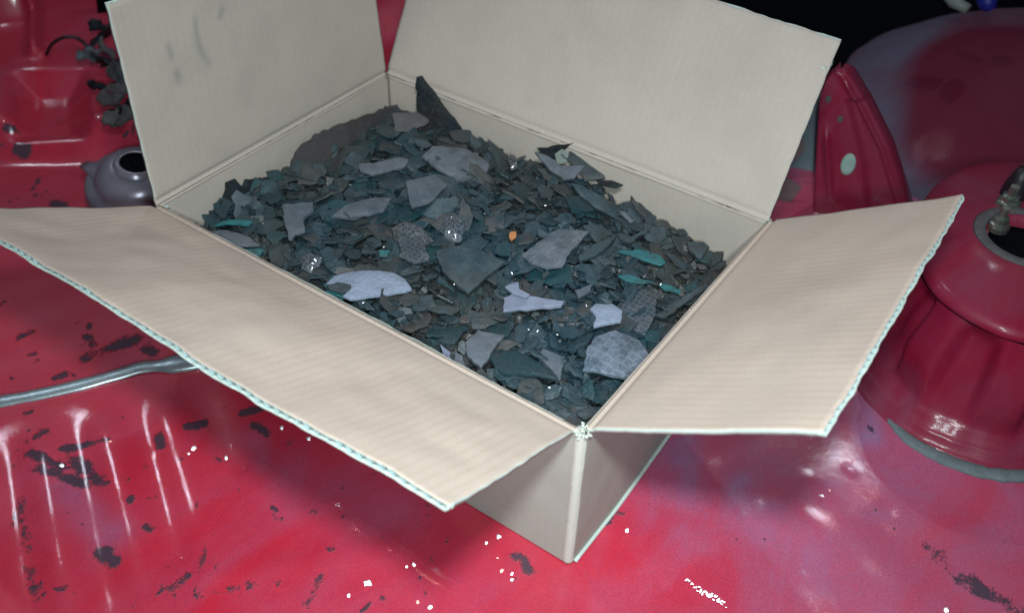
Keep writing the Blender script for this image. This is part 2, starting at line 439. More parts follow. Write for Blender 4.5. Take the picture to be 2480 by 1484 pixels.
tar = np.zeros_like(X); dust_haze = np.zeros_like(X); seal = np.zeros_like(X)
blobs = [((590, 1000), (640, 985), 9, 1), ((455, 1030), (490, 1022), 8, 1), ((385, 1050), (388, 1075), 9, 1), ((150, 1085), (262, 1068), 7, 1),
         ((80, 1100), (150, 1130), 9, .9), ((100, 1140), (200, 1170), 11, .75), ((180, 1110), (250, 1165), 13, .6), ((245, 1330), (275, 1360), 14, 1),
         ((315, 1205), (316, 1215), 6, .9), ((350, 1275), (360, 1280), 7, .8), ((50, 1210), (40, 1260), 14, .5), ((60, 1285), (70, 1330), 12, .5),
         ((60, 1370), (95, 1440), 14, .45), ((400, 1430), (480, 1380), 10, .42), ((480, 1385), (500, 1330), 10, .55), ((580, 1420), (480, 1440), 8, .4),
         ((90, 1060), (110, 1045), 10, .6), ((620, 1030), (650, 1045), 9, .7), ((700, 1075), (710, 1060), 10, .5), ((780, 1390), (740, 1470), 9, .5),
         ((40, 350), (60, 352), 12, 1), ((20, 325), (35, 320), 8, .8), ((120, 460), (140, 470), 11, 1), ((80, 440), (110, 450), 6, .6), ((85, 400), (70, 425), 6, .6),
         ((40, 780), (60, 770), 9, .7), ((190, 830), (310, 790), 13, .65), ((200, 780), (215, 800), 10, .8), ((0, 935), (90, 915), 8, .8), ((120, 880), (140, 875), 8, .8), ((340, 810), (360, 820), 9, .6),
         ((1245, 1345), (1260, 1350), 15, .6), ((1280, 1375), (1270, 1355), 12, .7), ((1470, 1255), (1500, 1240), 12, .55), ((1520, 1245), (1500, 1250), 8, .45),
         ((1240, 1400), (1242, 1404), 8, .4), ((912, 1345), (930, 1330), 9, .4), ((960, 1400), (965, 1440), 14, .35),
         ((2240, 1330), (2300, 1370), 22, .4), ((2300, 1380), (2400, 1440), 18, .6), ((2400, 1440), (2480, 1480), 18, .5), ((2105, 1035), (2108, 1040), 5, .9),
         ((900, 1240), (940, 1260), 12, .3), ((1030, 1190), (1060, 1230), 10, .3)]
for a, b, w, s in blobs:
    A_, B_ = at(*a), at(*b); wr = w * S / FOC * np.linalg.norm(A_ - CAM) * 1.5
    d = seg_dist(X, Y, A_, B_); tar = np.maximum(tar, s * np.exp(-(d / wr) ** 2))
for i in range(320):
    p = (rng.uniform(-60, 1100), rng.choice((rng.uniform(680, 1480), rng.uniform(250, 480))))
    A_ = at(*p); d = seg_dist(X, Y, A_, A_ + np.array([rng.gauss(0, .004), rng.gauss(0, .004), 0])); tar = np.maximum(tar, rng.uniform(.3, .7) * np.exp(-(d / rng.uniform(.001, .003)) ** 2))
dblobs = [((1640, 1090), (1650, 1180), 90, .75), ((2080, 960), (2100, 1060), 60, .6), ((2280, 1380), (2480, 1500), 60, .4), ((1800, 1180), (1950, 1350), 110, .45),
          ((1500, 1150), (1700, 1320), 80, .3), ((700, 1150), (950, 1230), 80, .25), ((160, 1180), (260, 1290), 45, .35), ((620, 1060), (640, 1130), 30, .3), ((2180, 1180), (2250, 1200), 50, .4), ((1900, 1400), (2050, 1440), 90, .35)]
for a, b, w, s in dblobs:  # floor dust patches that partly paint in reflected haze
    A_, B_ = at(*a), at(*b); wr = w * S / FOC * np.linalg.norm(A_ - CAM)
    d = seg_dist(X, Y, A_, B_); dust_haze = np.maximum(dust_haze, s * np.exp(-(d / wr) ** 2))
dust_haze = np.maximum(dust_haze, 0.34 * sstep(X - Y, 0.0, 0.30))  # more violet to the right: dust plus painted reflection haze
nx, ny = X.shape
vv = np.stack([X.ravel(), Y.ravel(), Z.ravel()], 1)
cap_v = []; cap_f = []


def floor_z(x, y):
    i = min(max(np.searchsorted(xs, x), 1), len(xs) - 1); j = min(max(np.searchsorted(ys, y), 1), len(ys) - 1)
    return float(Z[i, j])


ii = np.arange((nx - 1) * ny).reshape(nx - 1, ny)[:, :-1].ravel()
ff = np.stack([ii, ii + ny, ii + ny + 1, ii + 1], 1)
me = bpy.data.meshes.new('floor')
me.from_pydata(vv.tolist() + cap_v, [], ff.tolist() + cap_f); me.materials.append(M['paint'])
me.polygons.foreach_set('use_smooth', [True] * len(me.polygons))
for k, a in (('tar', tar), ('dust', dust_haze), ('seal', seal)):
    t = me.attributes.new(k, 'FLOAT', 'POINT'); t.data.foreach_set('value', np.concatenate([a.ravel(), np.zeros(len(cap_v))]).astype(np.float32))
floor = bpy.data.objects.new('floor', me); C.objects.link(floor); tag(floor, kind='structure')

# ------------------------------------------------------------------ black lining beyond the red sheet
def prism(name, pts, z0, z1, m, parent=None, mtx=None):
    n = len(pts); vs = [(p[0], p[1], z0) for p in pts] + [(p[0], p[1], z1) for p in pts]
    fs = [tuple(range(n))[::-1], tuple(range(n, 2 * n))] + [(i, (i + 1) % n, n + (i + 1) % n, n + i) for i in range(n)]
    return mesh_obj(name, vs, fs, m, parent)


# ------------------------------------------------------------------ cardboard box
def board(name, hinge, U, V, Nn, corners, mats, parent, th=0.0037, nu=120, nv=36, bow=0.0, groove=True, jag=0.0012, seed=0, wob=0.0016, twist=0.0, marks=None, shape_v=None, closed_top=False):
    """corrugated sheet; corners = four (u,v): hinge start, hinge end, outer end, outer start; Nn = the side that is seen"""
    hinge = np.array(hinge, float); U = np.array(U, float); V = np.array(V, float); Nn = np.array(Nn, float)
    c00, c10, c11, c01 = [np.array(c, float) for c in corners]
    vt = np.concatenate([[0, .006, .012, .018, .024, .032, .042], np.linspace(.055, 1, nv)])
    st = np.linspace(0, 1, nu)
    vs = []; fs = []; mi = []; uvs = []; mk = []
    span_v = (np.linalg.norm(c01 - c00) + np.linalg.norm(c11 - c10)) / 2

    def surf(s, t, off, extra):
        p = c00 * (1 - s) * (1 - t) + c10 * s * (1 - t) + c11 * s * t + c01 * (1 - s) * t
        if t > 0.999: p = p + (c01 - c00) / span_v * extra
        if s < 0.001: p = p + (c00 - c10) / np.linalg.norm(c10 - c00) * fbm(t * 14 + seed, 3.3) * 0.0006
        if s > 0.999: p = p + (c10 - c00) / np.linalg.norm(c10 - c00) * fbm(t * 14 + seed, 5.3) * 0.0006
        n_ = off + wob * fbm(p[0] * 9 + seed, p[1] * 9, seed * 1.7, 3) * min(1, t * 4)
        n_ += bow * (4 * s * (1 - s)) * t * t + twist * (s - 0.5) * t
        if groove: n_ -= 0.0016 * math.exp(-((t * span_v - 0.004) / 0.0022) ** 2) if off >= 0 else 0
        w = hinge + U * p[0] + V * p[1] + Nn * n_
        if shape_v: w = w + shape_v(s, t)
        return w, p
    def sheet(off, seedj, m_i, flip, short=0.0):
        base = len(vs); T = len(vt)
        for i, s in enumerate(st):
            j1 = fbm(s * 22 + seedj, seedj * 2.1, 0, 4) * jag - short
            for t in vt:
                w, p = surf(s, t, off, j1); vs.append(w); uvs.append((p[0], p[1]))
                v_ = 0.0
                if marks:
                    for (a, b, r) in marks:
                        a_ = np.array(a); b_ = np.array(b); d_ = b_ - a_
                        k = max(0, min(1, (p - a_) @ d_ / (d_ @ d_))); v_ = max(v_, math.exp(-(np.linalg.norm(p - a_ - k * d_) / r) ** 2))
                mk.append(v_)
        for i in range(len(st) - 1):
            for j in range(T - 1):
                a = base + i * T + j; q_ = (a, a + T, a + T + 1, a + 1)
                fs.append(q_[::-1] if flip else q_); mi.append(m_i)
        return base, T
    half = 0.0003
    b0, T = sheet(th / 2, seed + 1, 0, False)           # seen liner, outside
    b1, _ = sheet(th / 2 - half, seed + 1, 1, True)
    b2, _ = sheet(-th / 2 + half, seed + 5, 1, False, -0.0006)
    b3, _ = sheet(-th / 2, seed + 5, 0, True, -0.0006)
    n = len(st)
    for (x, y) in ((b0, b1), (b2, b3)):                 # close liner rims
        for i in range(n - 1):
            a, b, c, d = x + i * T + T - 1, x + (i + 1) * T + T - 1, y + (i + 1) * T + T - 1, y + i * T + T - 1
            fs.append((a, b, c, d)); mi.append(1)
            a, b, c, d = x + i * T, y + i * T, y + (i + 1) * T, x + (i + 1) * T
            fs.append((a, b, c, d)); mi.append(0)
    for i in range(n - 1):                              # fold side is closed
        k_ = 0 if not closed_top else T - 1
        fs.append((b0 + i * T + k_, b3 + i * T + k_, b3 + (i + 1) * T + k_, b0 + (i + 1) * T + k_)); mi.append(0)
    for i in (0, n - 1):                                # side edges, crushed shut
        for j in range(T - 1):
            a, b, c, d = b0 + i * T + j, b0 + i * T + j + 1, b3 + i * T + j + 1, b3 + i * T + j
            fs.append((a, b, c, d) if i == 0 else (d, c, b, a)); mi.append(1)
    # fluted medium
    ulen = np.linalg.norm(c10 - c00); per = int(ulen / FLUTE); m_ = per * 8
    base = len(vs); tv = [0.86, 0.89, 0.92, 0.95, 0.975 if not closed_top else 0.96, 1.0 if not closed_top else 0.97]
    for i in range(m_ + 1):
        s = i / m_; a = (th / 2 - half) * math.sin(2 * math.pi * per * s) * 0.82
        cr = 1 - 0.35 * max(0, fbm(s * 25 + seed, 9.1)); j1 = fbm(s * 22 + seed + 5, (seed + 5) * 2.1) * jag * 0.8 - 0.0003
        for t in tv:
            w, p = surf(s, t, 1e-6, j1)
            w = w + Nn * a * cr
            vs.append(w); uvs.append((p[0], p[1])); mk.append(0)
    k = len(tv)
    for i in range(m_):
        for j in range(k - 1):
            a = base + i * k + j; fs.append((a, a + k, a + k + 1, a + 1)); mi.append(2)
    o = mesh_obj(name, vs, fs, mats, parent, True, mi, uvs, {'mark': mk})
    return o


box = empty('cardboard_box', (0, 0, 0), 'open brown corrugated cardboard box with four raised flaps, full of dark broken pieces', 'box')
CM = [M['card'], M['edge'], M['flute']]; CL = [M['card_lined'], M['edge'], M['flute']]; CO = [M['card_out'], M['edge'], M['flute']]
t2 = 0.0021
ex = np.array
# walls: u along, v up. seen side: far walls inside, near walls outside
board('wall', (0, L, 0.003), (1, 0, 0), (0, 0, 1), (0, -1, 0), [(0, 0), (W, 0), (W, H - 0.003), (0, H - 0.003)], CM, box, seed=11, wob=0.0008, groove=False, closed_top=True)
board('wall', (W, L, 0.003), (0, -1, 0), (0, 0, 1), (-1, 0, 0), [(0.003, 0), (L, 0), (L, H - 0.003), (0.003, H - 0.003)], CM, box, seed=17, wob=0.0008, groove=False, closed_top=True)
board('wall', (0, L, 0.001), (0, -1, 0), (0, 0, 1), (-1, 0, 0), [(0.003, 0), (L - 0.001, 0), (L - 0.001, H - 0.003), (0.003, H - 0.003)], CO, box, seed=23, wob=0.0012, groove=False, closed_top=True, bow=-0.002)
board('wall', (0, 0, 0.001), (1, 0, 0), (0, 0, 1), (0, -1, 0), [(0.001, 0), (W - 0.001, 0), (W - 0.001, H - 0.003), (0.001, H - 0.003)], CO, box, seed=29, wob=0.0012, groove=False, closed_top=True,
      shape_v=lambda s, t: np.array([0, 0.010 * max(0, s - 0.25) * (1 - t), 0.012 * max(0, s - 0.35) ** 1.5 * (1 - t)]))
prism('bottom', [(0.003, 0.003), (W - 0.003, 0.003), (W - 0.003, L - 0.003), (0.003, L - 0.003)], 0.0035, 0.007, M['card_out'], box)
# tucked bottom flap edge that peeps out under the right-hand near wall
bz = [(x, -0.0035 + 0.0105 * max(0, x / W - 0.22), 0.0022 + 0.012 * max(0, x / W - 0.35) ** 1.5) for x in np.linspace(0.003, W - 0.01, 40)]
v_, f_ = tube(bz, 0.0017, 8, 0.9); mesh_obj('bottom_edge', v_, f_, M['edge'], box, True)
# rounded, rubbed upright edge at the near corner
pts = [(0.0024 + 0.0003 * fbm(z * 14, 1, 0, 2), 0.0024 + 0.0003 * fbm(z * 14, 7, 0, 2), z) for z in np.linspace(0.0005, H - 0.002, 60)]
v_, f_ = tube([Vector(p) for p in pts], 0.0046, 28); mesh_obj('corner_crease', v_, f_, M['worn'], box, True)


def flap(hinge, U, out, ang, corners, mats, seed, **kw):
    a = math.radians(ang); out = np.array(out, float)
    V = out * math.cos(a) + np.array([0, 0, 1]) * math.sin(a)
    Nn = -out * math.sin(a) + np.array([0, 0, 1]) * math.cos(a)
    return board('flap', hinge, U, V, Nn, corners, mats, box, seed=seed, **kw)


for a_, b_ in (((0.0004, 0.003, H - 0.0024), (0.0004, L - 0.003, H - 0.0024)), ((0.002, L + 0.0001, H - 0.002), (W - 0.002, L + 0.0001, H - 0.002)),
               ((W - 0.0002, L - 0.002, H - 0.0018), (W - 0.0002, 0.002, H - 0.0018)), ((W - 0.002, 0.0004, H - 0.0024), (0.004, 0.0004, H - 0.0024))):
    pts = [Vector(a_).lerp(Vector(b_), t) + Vector((0, 0, 0.0005 * fbm(t * 7, a_[0] * 20, b_[1] * 9))) for t in np.linspace(0, 1, 60)]
    v_, f_ = tube(pts, 0.0023, 14); mesh_obj('crease', v_, f_, M['card'], box, True)
Hh = H - 0.0005
# front-left flap (hinge along y at x=0)
flap((0, 0, Hh), (0, 1, 0), (-1, 0, 0), 25.5, [(0.0045, 0.002), (0.424, 0.002), (0.452, 0.166), (0.000, 0.160)], CL, 31, nu=170, nv=44, jag=0.0014, wob=0.0045)
def bl(px, py):
    a = math.radians(91.5); w = at_plane((px, py), (0, L, H), (0, -math.sin(a), math.cos(a))) - np.array([0, L, H])
    return (w[0], w[2] / math.sin(a))


# back-left flap (hinge along x at y=L)
flap((0, L, Hh), (1, 0, 0), (0, 1, 0), 91.5, [(0.000, 0.0005), (0.2955, 0.0), (0.276, 0.172), (-0.002, 0.181)], CM, 37, jag=0.001, bow=-0.004,
     marks=[(bl(472, 45), bl(478, 100), 0.0028), (bl(478, 100), bl(492, 134), 0.0035), (bl(492, 134), bl(506, 150), 0.0028), (bl(405, 110), bl(412, 135), 0.003), (bl(540, 20), bl(535, 40), 0.003), (bl(425, 175), bl(430, 190), 0.004)])
# back-right flap (hinge along y at x=W)
flap((W, 0, Hh), (0, 1, 0), (1, 0, 0), 62.5, [(0.001, 0.0005), (0.430, 0.0005), (0.4275, 0.165), (0.000, 0.1575)], CM, 41, nu=150, jag=0.0012, wob=0.003)
# right flap (hinge along x at y=0)
flap((0, 0, Hh), (1, 0, 0), (0, -1, 0), 32.3, [(0.003, 0.0015), (0.2985, 0.0005), (0.292, 0.1635), (0.0035, 0.172)], CL, 43, nu=130, jag=0.0012, wob=0.0025)

# torn paper at the near corner, at the left corner and on the tip of the back-right flap: parts of the box
def torn(center, r, n, seed, name='torn_paper', m='edge', flat=0.6):
    rg = random.Random(seed); vs = []; fs = []
    for i in range(n):
        c = Vector(center) + Vector((rg.uniform(-r, r), rg.uniform(-r, r), rg.uniform(-r, r) * flat))
        e = [Vector((rg.gauss(0, 1), rg.gauss(0, 1), rg.gauss(0, .6))).normalized() * rg.uniform(.2, .45) * r for _ in range(5)]
        b = len(vs); vs += [c + x for x in e]
        vs += [c + x * 0.9 + Vector((0, 0, 0.0006)) for x in e]
        fs += [(b, b + 1, b + 2), (b, b + 2, b + 3), (b, b + 3, b + 4), (b + 5, b + 7, b + 6), (b + 5, b + 8, b + 7), (b + 5, b + 9, b + 8)]
    return mesh_obj(name, vs, fs, M[m], box)


torn((0.001, 0.000, H - 0.001), 0.0050, 34, 3, m='worn')
torn((0.0, L - 0.003, H - 0.008), 0.008, 22, 4, m='edge')
torn(tuple(at_plane((1083, 1226), (0, 0, H), (math.sin(math.radians(25.5)), 0, math.cos(math.radians(25.5))))), 0.003, 6, 9)
torn((W + 0.062, 0.001, H + 0.12), 0.0035, 10, 6)
torn((W, 0.002, H), 0.0035, 8, 8)

# ------------------------------------------------------------------ contents
def hgt(x, y):
    """level of the heap inside the box"""
    u, v = x / W, y / L
    z = 0.112 + 0.012 * math.sin(math.pi * u) * math.sin(math.pi * v)
    z += 0.006 * (v - 0.5) - 0.012 * max(0, 0.2 - v) / 0.2 * u
    z += 0.010 * math.exp(-((u - 1.0) ** 2 / 0.05 + (v - 0.45) ** 2 / 0.03))
    z -= 0.020 * math.exp(-((u - 0.62) ** 2 / 0.02 + (v - 0.0) ** 2 / 0.012))
    z += 0.005 * fbm(x * 22, y * 22, 3.0, 3)
    return z


g = 90; vs = []; fs = []
for i in range(g):
    for j in range(g):
        x = 0.003 + (W - 0.006) * i / (g - 1); y = 0.003 + (L - 0.006) * j / (g - 1)
        vs.append((x, y, hgt(x, y) - 0.009 + 0.0035 * fbm(x * 150, y * 150, 1, 3)))
for i in range(g - 1):
    for j in range(g - 1):
        a = i * g + j; fs.append((a, a + g, a + g + 1, a + 1))
nb = len(fs)
rg = random.Random(21)
for i in range(3200):                                    # crumbs
    x = rg.uniform(0.006, W - 0.006); y = rg.uniform(0.006, L - 0.006); s = rg.choice((0.0012, 0.002, 0.003, 0.0045, 0.0065)) * rg.uniform(.7, 1.3)
    c = Vector((x, y, hgt(x, y) - 0.004 + rg.uniform(0, 0.006)))
    rot = Matrix.Rotation(rg.uniform(0, 6.3), 3, 'Z') @ Matrix.Rotation(rg.gauss(0, .6), 3, 'X') @ Matrix.Rotation(rg.gauss(0, .6), 3, 'Y')
    b = len(vs); k = 4; el = rg.uniform(.35, 1)
    P4 = [Vector((math.cos(a) * s * rg.uniform(.7, 1.2), math.sin(a) * s * el, 0)) for a in (0.4, 1.9, 3.3, 5.2)]
    vs += [c + rot @ p for p in P4] + [c + rot @ (p * .9 - Vector((0, 0, min(s * .3, 0.001)))) for p in P4]
    fs += [(b, b + 1, b + 2, b + 3)] + [(b + q_, b + 4 + q_, b + 4 + (q_ + 1) % 4, b + (q_ + 1) % 4) for q_ in range(4)]
rb = mesh_obj('fine_rubble', vs, fs, M['rubble']); tag(rb, 'fine dark crumbs filling the gaps between the broken pieces in the box', 'rubble', kind='stuff')


def plate_mesh(outline, th, rings=(1.0, 0.93, 0.6, 0.28), curve=(0, 0), seed=0, rough=0.0010):
    """outline: list of 2D points about the origin -> closed plate with curved, uneven faces"""
    n = len(outline); vs = []; fs = []

    def zz(x, y):
        return curve[0] * x * x + curve[1] * y * y + rough * fbm(x * 90 + seed, y * 90, seed, 3)
    for sgn in (1, -1):
        for k, r in enumerate(rings):
            for (x, y) in outline:
                x_, y_ = x * r, y * r
                vs.append((x_, y_, zz(x_, y_) + sgn * th / 2 * (0.75 if k == 0 else 1.0)))
        vs.append((0, 0, zz(0, 0) + sgn * th / 2))
    K = len(rings); half = K * n + 1
    for si, base in ((0, 0), (1, half)):
        for k in range(K - 1):
            for i in range(n):
                a, b = base + k * n + i, base + k * n + (i + 1) % n
                f = (a, b, b + n, a + n); fs.append(f if si == 0 else f[::-1])
        for i in range(n):
            f = (base + (K - 1) * n + i, base + (K - 1) * n + (i + 1) % n, base + K * n); fs.append(f if si == 0 else f[::-1])
    for i in range(n):
        a, b = i, (i + 1) % n; fs.append((a, a + half, b + half, b))
    return vs, fs


def refine(poly, step, jag, seed):
    rg = random.Random(seed); out = []
    n = len(poly)
    for i in range(n):
        a = np.array(poly[i]); b = np.array(poly[(i + 1) % n]); d = np.linalg.norm(b - a); k = max(1, int(d / step))
        nn = np.array([-(b - a)[1], (b - a)[0]]) / (d + 1e-9)
        for j in range(k):
            p = a + (b - a) * j / k + nn * rg.gauss(0, jag) * (0.5 if j == 0 else 1); out.append((p[0], p[1]))
    return out


def rand_outline(rg, size, asp, jag=0.06):
    k = rg.choice((4, 5, 5, 6, 7)); ang = sorted(rg.uniform(0, 2 * math.pi) for _ in range(k))
    ang = [2 * math.pi * (i + rg.uniform(-.32, .32)) / k for i in range(k)]
    poly = [(math.cos(a) * size * rg.uniform(.65, 1.1), math.sin(a) * size * asp * rg.uniform(.65, 1.1)) for a in ang]
    return refine(poly, size * 0.28, size * jag, rg.random())


def add_plate(name, outline, th, m, mtx, curve, seed, label, group=None, cat='fragment', rough=0.0011):
    vs, fs = plate_mesh(outline, th, curve=curve, seed=seed, rough=rough)
    me = bpy.data.meshes.new(name); me.from_pydata(vs, [], fs); me.materials.append(m)
    me.polygons.foreach_set('use_smooth', [True] * len(me.polygons)); me.update()
    try: me.set_sharp_from_angle(angle=0.6)
    except Exception: pass
    o = bpy.data.objects.new(name, me); C.objects.link(o); o.matrix_world = mtx
    return tag(o, label, cat, group)


def clampz(v): return v


# anonymous pieces of the heap
rg = random.Random(5)
kinds = [('slate', 'dull slate-grey broken piece in the packed heap inside the box', 'slate-grey broken pieces in the box', 0.42),
         ('brown', 'dull brown-grey broken piece in the packed heap inside the box', 'brown-grey broken pieces in the box', 0.30),
         ('teal', 'dark teal-black broken piece in the packed heap inside the box', 'dark teal-black broken pieces in the box', 0.28)]
placed = []
NR = 258
for i in range(NR):
    if i < 110: size = rg.uniform(0.016, 0.031)
    elif i < 220: size = rg.uniform(0.011, 0.019)
    else: size = rg.uniform(0.006, 0.011)
    asp = rg.uniform(0.4, 0.95)
    for tr in range(40):
        x = rg.uniform(0.012, W - 0.012); y = rg.uniform(0.012, L - 0.012)
        if all((x - a) ** 2 + (y - b) ** 2 > (0.55 * (size + s)) ** 2 for a, b, s in placed if abs(s - size) < 0.009): break
    placed.append((x, y, size))
    wallish = x > W * 0.62 and y < L * 0.8 and y > 0.05
    yaw = rg.uniform(0, 6.28); tx = rg.gauss(0, 0.26); ty = rg.gauss(0, 0.26)
    if wallish and rg.random() < 0.6:
        asp = rg.uniform(0.28, 0.5); yaw = math.pi / 2 + rg.gauss(0.35, .35); tx = rg.gauss(0.5, .25); ty = rg.gauss(0, .15)
    th = rg.uniform(0.0010, 0.0024)
    ol = rand_outline(rg, size, asp)
    rot = Matrix.Rotation(tx, 4, 'X') @ Matrix.Rotation(ty, 4, 'Y') @ Matrix.Rotation(yaw, 4, 'Z')
    P = [rot @ Vector((a, b, 0)) for a, b in ol]
    mx = min(p.x for p in P); Mx = max(p.x for p in P); my = min(p.y for p in P); My = max(p.y for p in P); mz = min(p.z for p in P)
    x = min(max(x, 0.005 - mx), W - 0.005 - Mx); y = min(max(y, 0.005 - my), L - 0.005 - My)
    Mz = max(p.z for p in P)
    lift = {0: 0.000, 1: 0.003, 2: 0.005}[0 if i < 110 else 1 if i < 220 else 2] * 1.1
    z = hgt(x, y) + lift + rg.uniform(-0.001, 0.003)
    if x < 0.06 or y < 0.06: z = min(z, H - 0.012 - Mz)
    r = rg.random(); k = kinds[0] if r < .42 else kinds[1] if r < .72 else kinds[2]
    add_plate('broken_piece', ol, th, M[k[0]], Matrix.Translation((x, y, z)) @ rot, (rg.uniform(-6, 6), rg.uniform(-6, 6)), i, k[1], k[2])

# thinner flakes between and over them, too many to count
rg = random.Random(99); vs = []; fs = []
for i in range(640):
    x = rg.uniform(0.012, W - 0.012); y = rg.uniform(0.012, L - 0.012); sz = rg.uniform(0.006, 0.0135)
    ol = rand_outline(rg, sz, rg.uniform(.35, .9)); rot = Matrix.Rotation(rg.gauss(0, .28), 3, 'X') @ Matrix.Rotation(rg.gauss(0, .28), 3, 'Y') @ Matrix.Rotation(rg.uniform(0, 6.3), 3, 'Z')
    pv, pf = plate_mesh(ol, rg.uniform(.0007, .0014), rings=(1.0, 0.55), curve=(rg.uniform(-8, 8), rg.uniform(-8, 8)), seed=i); b = len(vs)
    P = [rot @ Vector(p) for p in pv]
    x = min(max(x, 0.004 - min(p.x for p in P)), W - 0.004 - max(p.x for p in P)); y = min(max(y, 0.004 - min(p.y for p in P)), L - 0.004 - max(p.y for p in P))
    c = Vector((x, y, hgt(x, y) + rg.uniform(0.000, 0.0065))); vs += [c + p for p in P]; fs += [tuple(b + k for k in f) for f in pf]
fk = mesh_obj('small_flakes', vs, fs, M['flakes']); tag(fk, 'thin small dark flakes lying between the larger broken pieces', 'flakes', kind='stuff')

# pieces one can tell apart: outlines measured on the photograph, laid on the heap
z7 = lambda x, y: ((460 + x * .33686) * .96875, (360 + y * .33686) * .96875)
z8 = lambda x, y: ((1100 + x * .43133) * .96875, (360 + y * .43133) * .96875)
z2 = lambda x, y: ((860 + x * .51621) * .96875, (y * .51621) * .96875)


def feature(zf, pts, m, label, lift=0.009, tilt=(0, 0), th=0.003, jag=0.0005, name='broken_piece', curve=(0, 0), rough=0.0005, step=0.004):
    pp = [zf(*p) for p in pts]; cx = sum(p[0] for p in pp) / len(pp); cy = sum(p[1] for p in pp) / len(pp)
    zc = 0.12
    for _ in range(6):
        c = at(cx, cy, zc); xx = min(max(c[0], 0), W); yy = min(max(c[1], 0), L); zc = hgt(xx, yy) + lift
    c = at(cx, cy, zc)
    Rm = Matrix.Rotation(tilt[0], 3, 'X') @ Matrix.Rotation(tilt[1], 3, 'Y')
    n = Rm @ Vector((0, 0, 1)); loc = []
    for p in pp:
        w = at_plane(p, c, np.array(n)); l = Rm.inverted() @ Vector(w - c); loc.append((l.x, l.y))
    if sum(loc[i][0] * loc[(i + 1) % len(loc)][1] - loc[(i + 1) % len(loc)][0] * loc[i][1] for i in range(len(loc))) < 0: loc = loc[::-1]
    ol = refine(loc, step, jag, len(pts) + int(cx))
    return add_plate(name, ol, th, m, Matrix.Translation(Vector(c)) @ Rm.to_4x4(), curve, int(cx), label, None, rough=rough)


feature(z7, [(1055, 1020), (1120, 965), (1250, 940), (1420, 935), (1560, 945), (1640, 985), (1690, 1050), (1640, 1075), (1500, 1110), (1380, 1130), (1230, 1145), (1180, 1120), (1245, 1075), (1220, 1040), (1130, 1030)],
        M['dimple'], 'pale lilac long oval piece with dimpled surface and a bite at one end', 0.013, curve=(-3, -3), jag=0.0003)
feature(z7, [(1060, 1045), (1140, 1030), (1240, 1050), (1240, 1085), (1170, 1105), (1080, 1080)], M['slate'], 'small grey oval chip on the notched end of the long pale oval piece', 0.0165, th=0.002)
feature(z7, [(730, 455), (960, 435), (965, 500), (890, 545), (895, 650), (830, 670), (800, 715), (775, 700), (745, 570)], M['lilac_grey'], 'pale lilac axe-shaped flat piece near the left end of the heap', 0.012, (0.12, 0.05))
feature(z8, [(368, 970), (372, 895), (420, 872), (560, 890), (720, 915), (700, 940), (560, 950)], M['lilac'], 'pale lilac pointed triangle lying in the middle of the heap', 0.011)
feature(z8, [(375, 830), (420, 805), (455, 800), (460, 840), (520, 875), (500, 890), (430, 870)], M['lilac'], 'small pale lilac notched chip just above the pale lilac triangle', 0.013, th=0.002)
feature(z8, [(780, 850), (890, 810), (870, 850), (800, 895)], M['lilac_grey'], 'small pale lilac leaf-shaped chip right of the pale triangle', 0.012, th=0.002)
feature(z8, [(870, 960), (900, 930), (1000, 930), (1060, 970), (1050, 1030), (960, 1045), (890, 1060), (900, 1000)], M['dimple'], 'bluish pale ragged piece just above the honeycomb piece', 0.010)
feature(z8, [(830, 1300), (850, 1200), (900, 1110), (1020, 1070), (1160, 1130), (1230, 1230), (1110, 1350), (1000, 1340), (880, 1310)], M['honey'], 'large blue-grey piece with a honeycomb pattern beside the right flap', 0.016, (0.05, -0.05), curve=(-3, -3))
feature(z8, [(1010, 960), (1120, 820), (1260, 860), (1250, 990), (1190, 1110), (1060, 1050)], M['cells_dark'], 'dark glittering piece with fine cells above the honeycomb piece', 0.006, (0.0, -0.1))
feature(z2, [(440, 1220), (600, 1180), (780, 1270), (690, 1340), (600, 1425), (480, 1320)], M['slate'], 'large flat grey-brown square-cornered piece in the centre of the heap', 0.013)
feature(z2, [(860, 1240), (930, 1180), (1040, 1110), (1190, 1125), (1090, 1230), (1060, 1290), (980, 1300), (900, 1270)], M['hatched'], 'fan-shaped blue-grey piece with fine lines right of the orange chip', 0.012)
feature(z2, [(380, 760), (430, 710), (590, 720), (700, 790), (690, 850), (570, 880), (450, 820)], M['hatched'], 'large grey piece with woven hatching near the far corner', 0.013, (0.15, 0))
feature(z8, [(1030, 620), (1160, 610), (1270, 640), (1310, 690), (1280, 705), (1150, 660)], M['teal_bright'], 'bright teal leaf-shaped piece, the largest teal one, towards the right', 0.012, (0.2, 0), th=0.002)
feature(z8, [(1030, 765), (1090, 758), (1240, 800), (1180, 812), (1080, 798)], M['teal_bright'], 'thin bright teal sliver between the two other teal pieces at the right', 0.011, (0.2, 0), th=0.002)
feature(z8, [(1265, 815), (1310, 810), (1400, 850), (1390, 865), (1300, 845)], M['teal_bright'], 'small bright teal chip nearest the right flap', 0.011, (0.2, 0), th=0.002)
feature(z7, [(360, 800), (450, 780), (600, 790), (560, 830), (430, 830)], M['teal_bright'], 'teal flat piece at the left beside the fold of the front flap', 0.010, th=0.002)
feature(z7, [(230, 600), (300, 570), (400, 560), (510, 575), (480, 600), (330, 590)], M['teal_bright'], 'teal curved sliver near the left wall of the box', 0.010, th=0.002)
feature(z7, [(1450, 790), (1530, 790), (1510, 830), (1450, 830)], M['teal_bright'], 'tiny teal chip above the long pale oval piece', 0.012, th=0.002)
feature(z7, [(1010, 1100), (1100, 1085), (1200, 1115), (1180, 1150), (1080, 1140)], M['teal_bright'], 'teal chip tucked under the notched end of the long pale oval', 0.010, th=0.002)
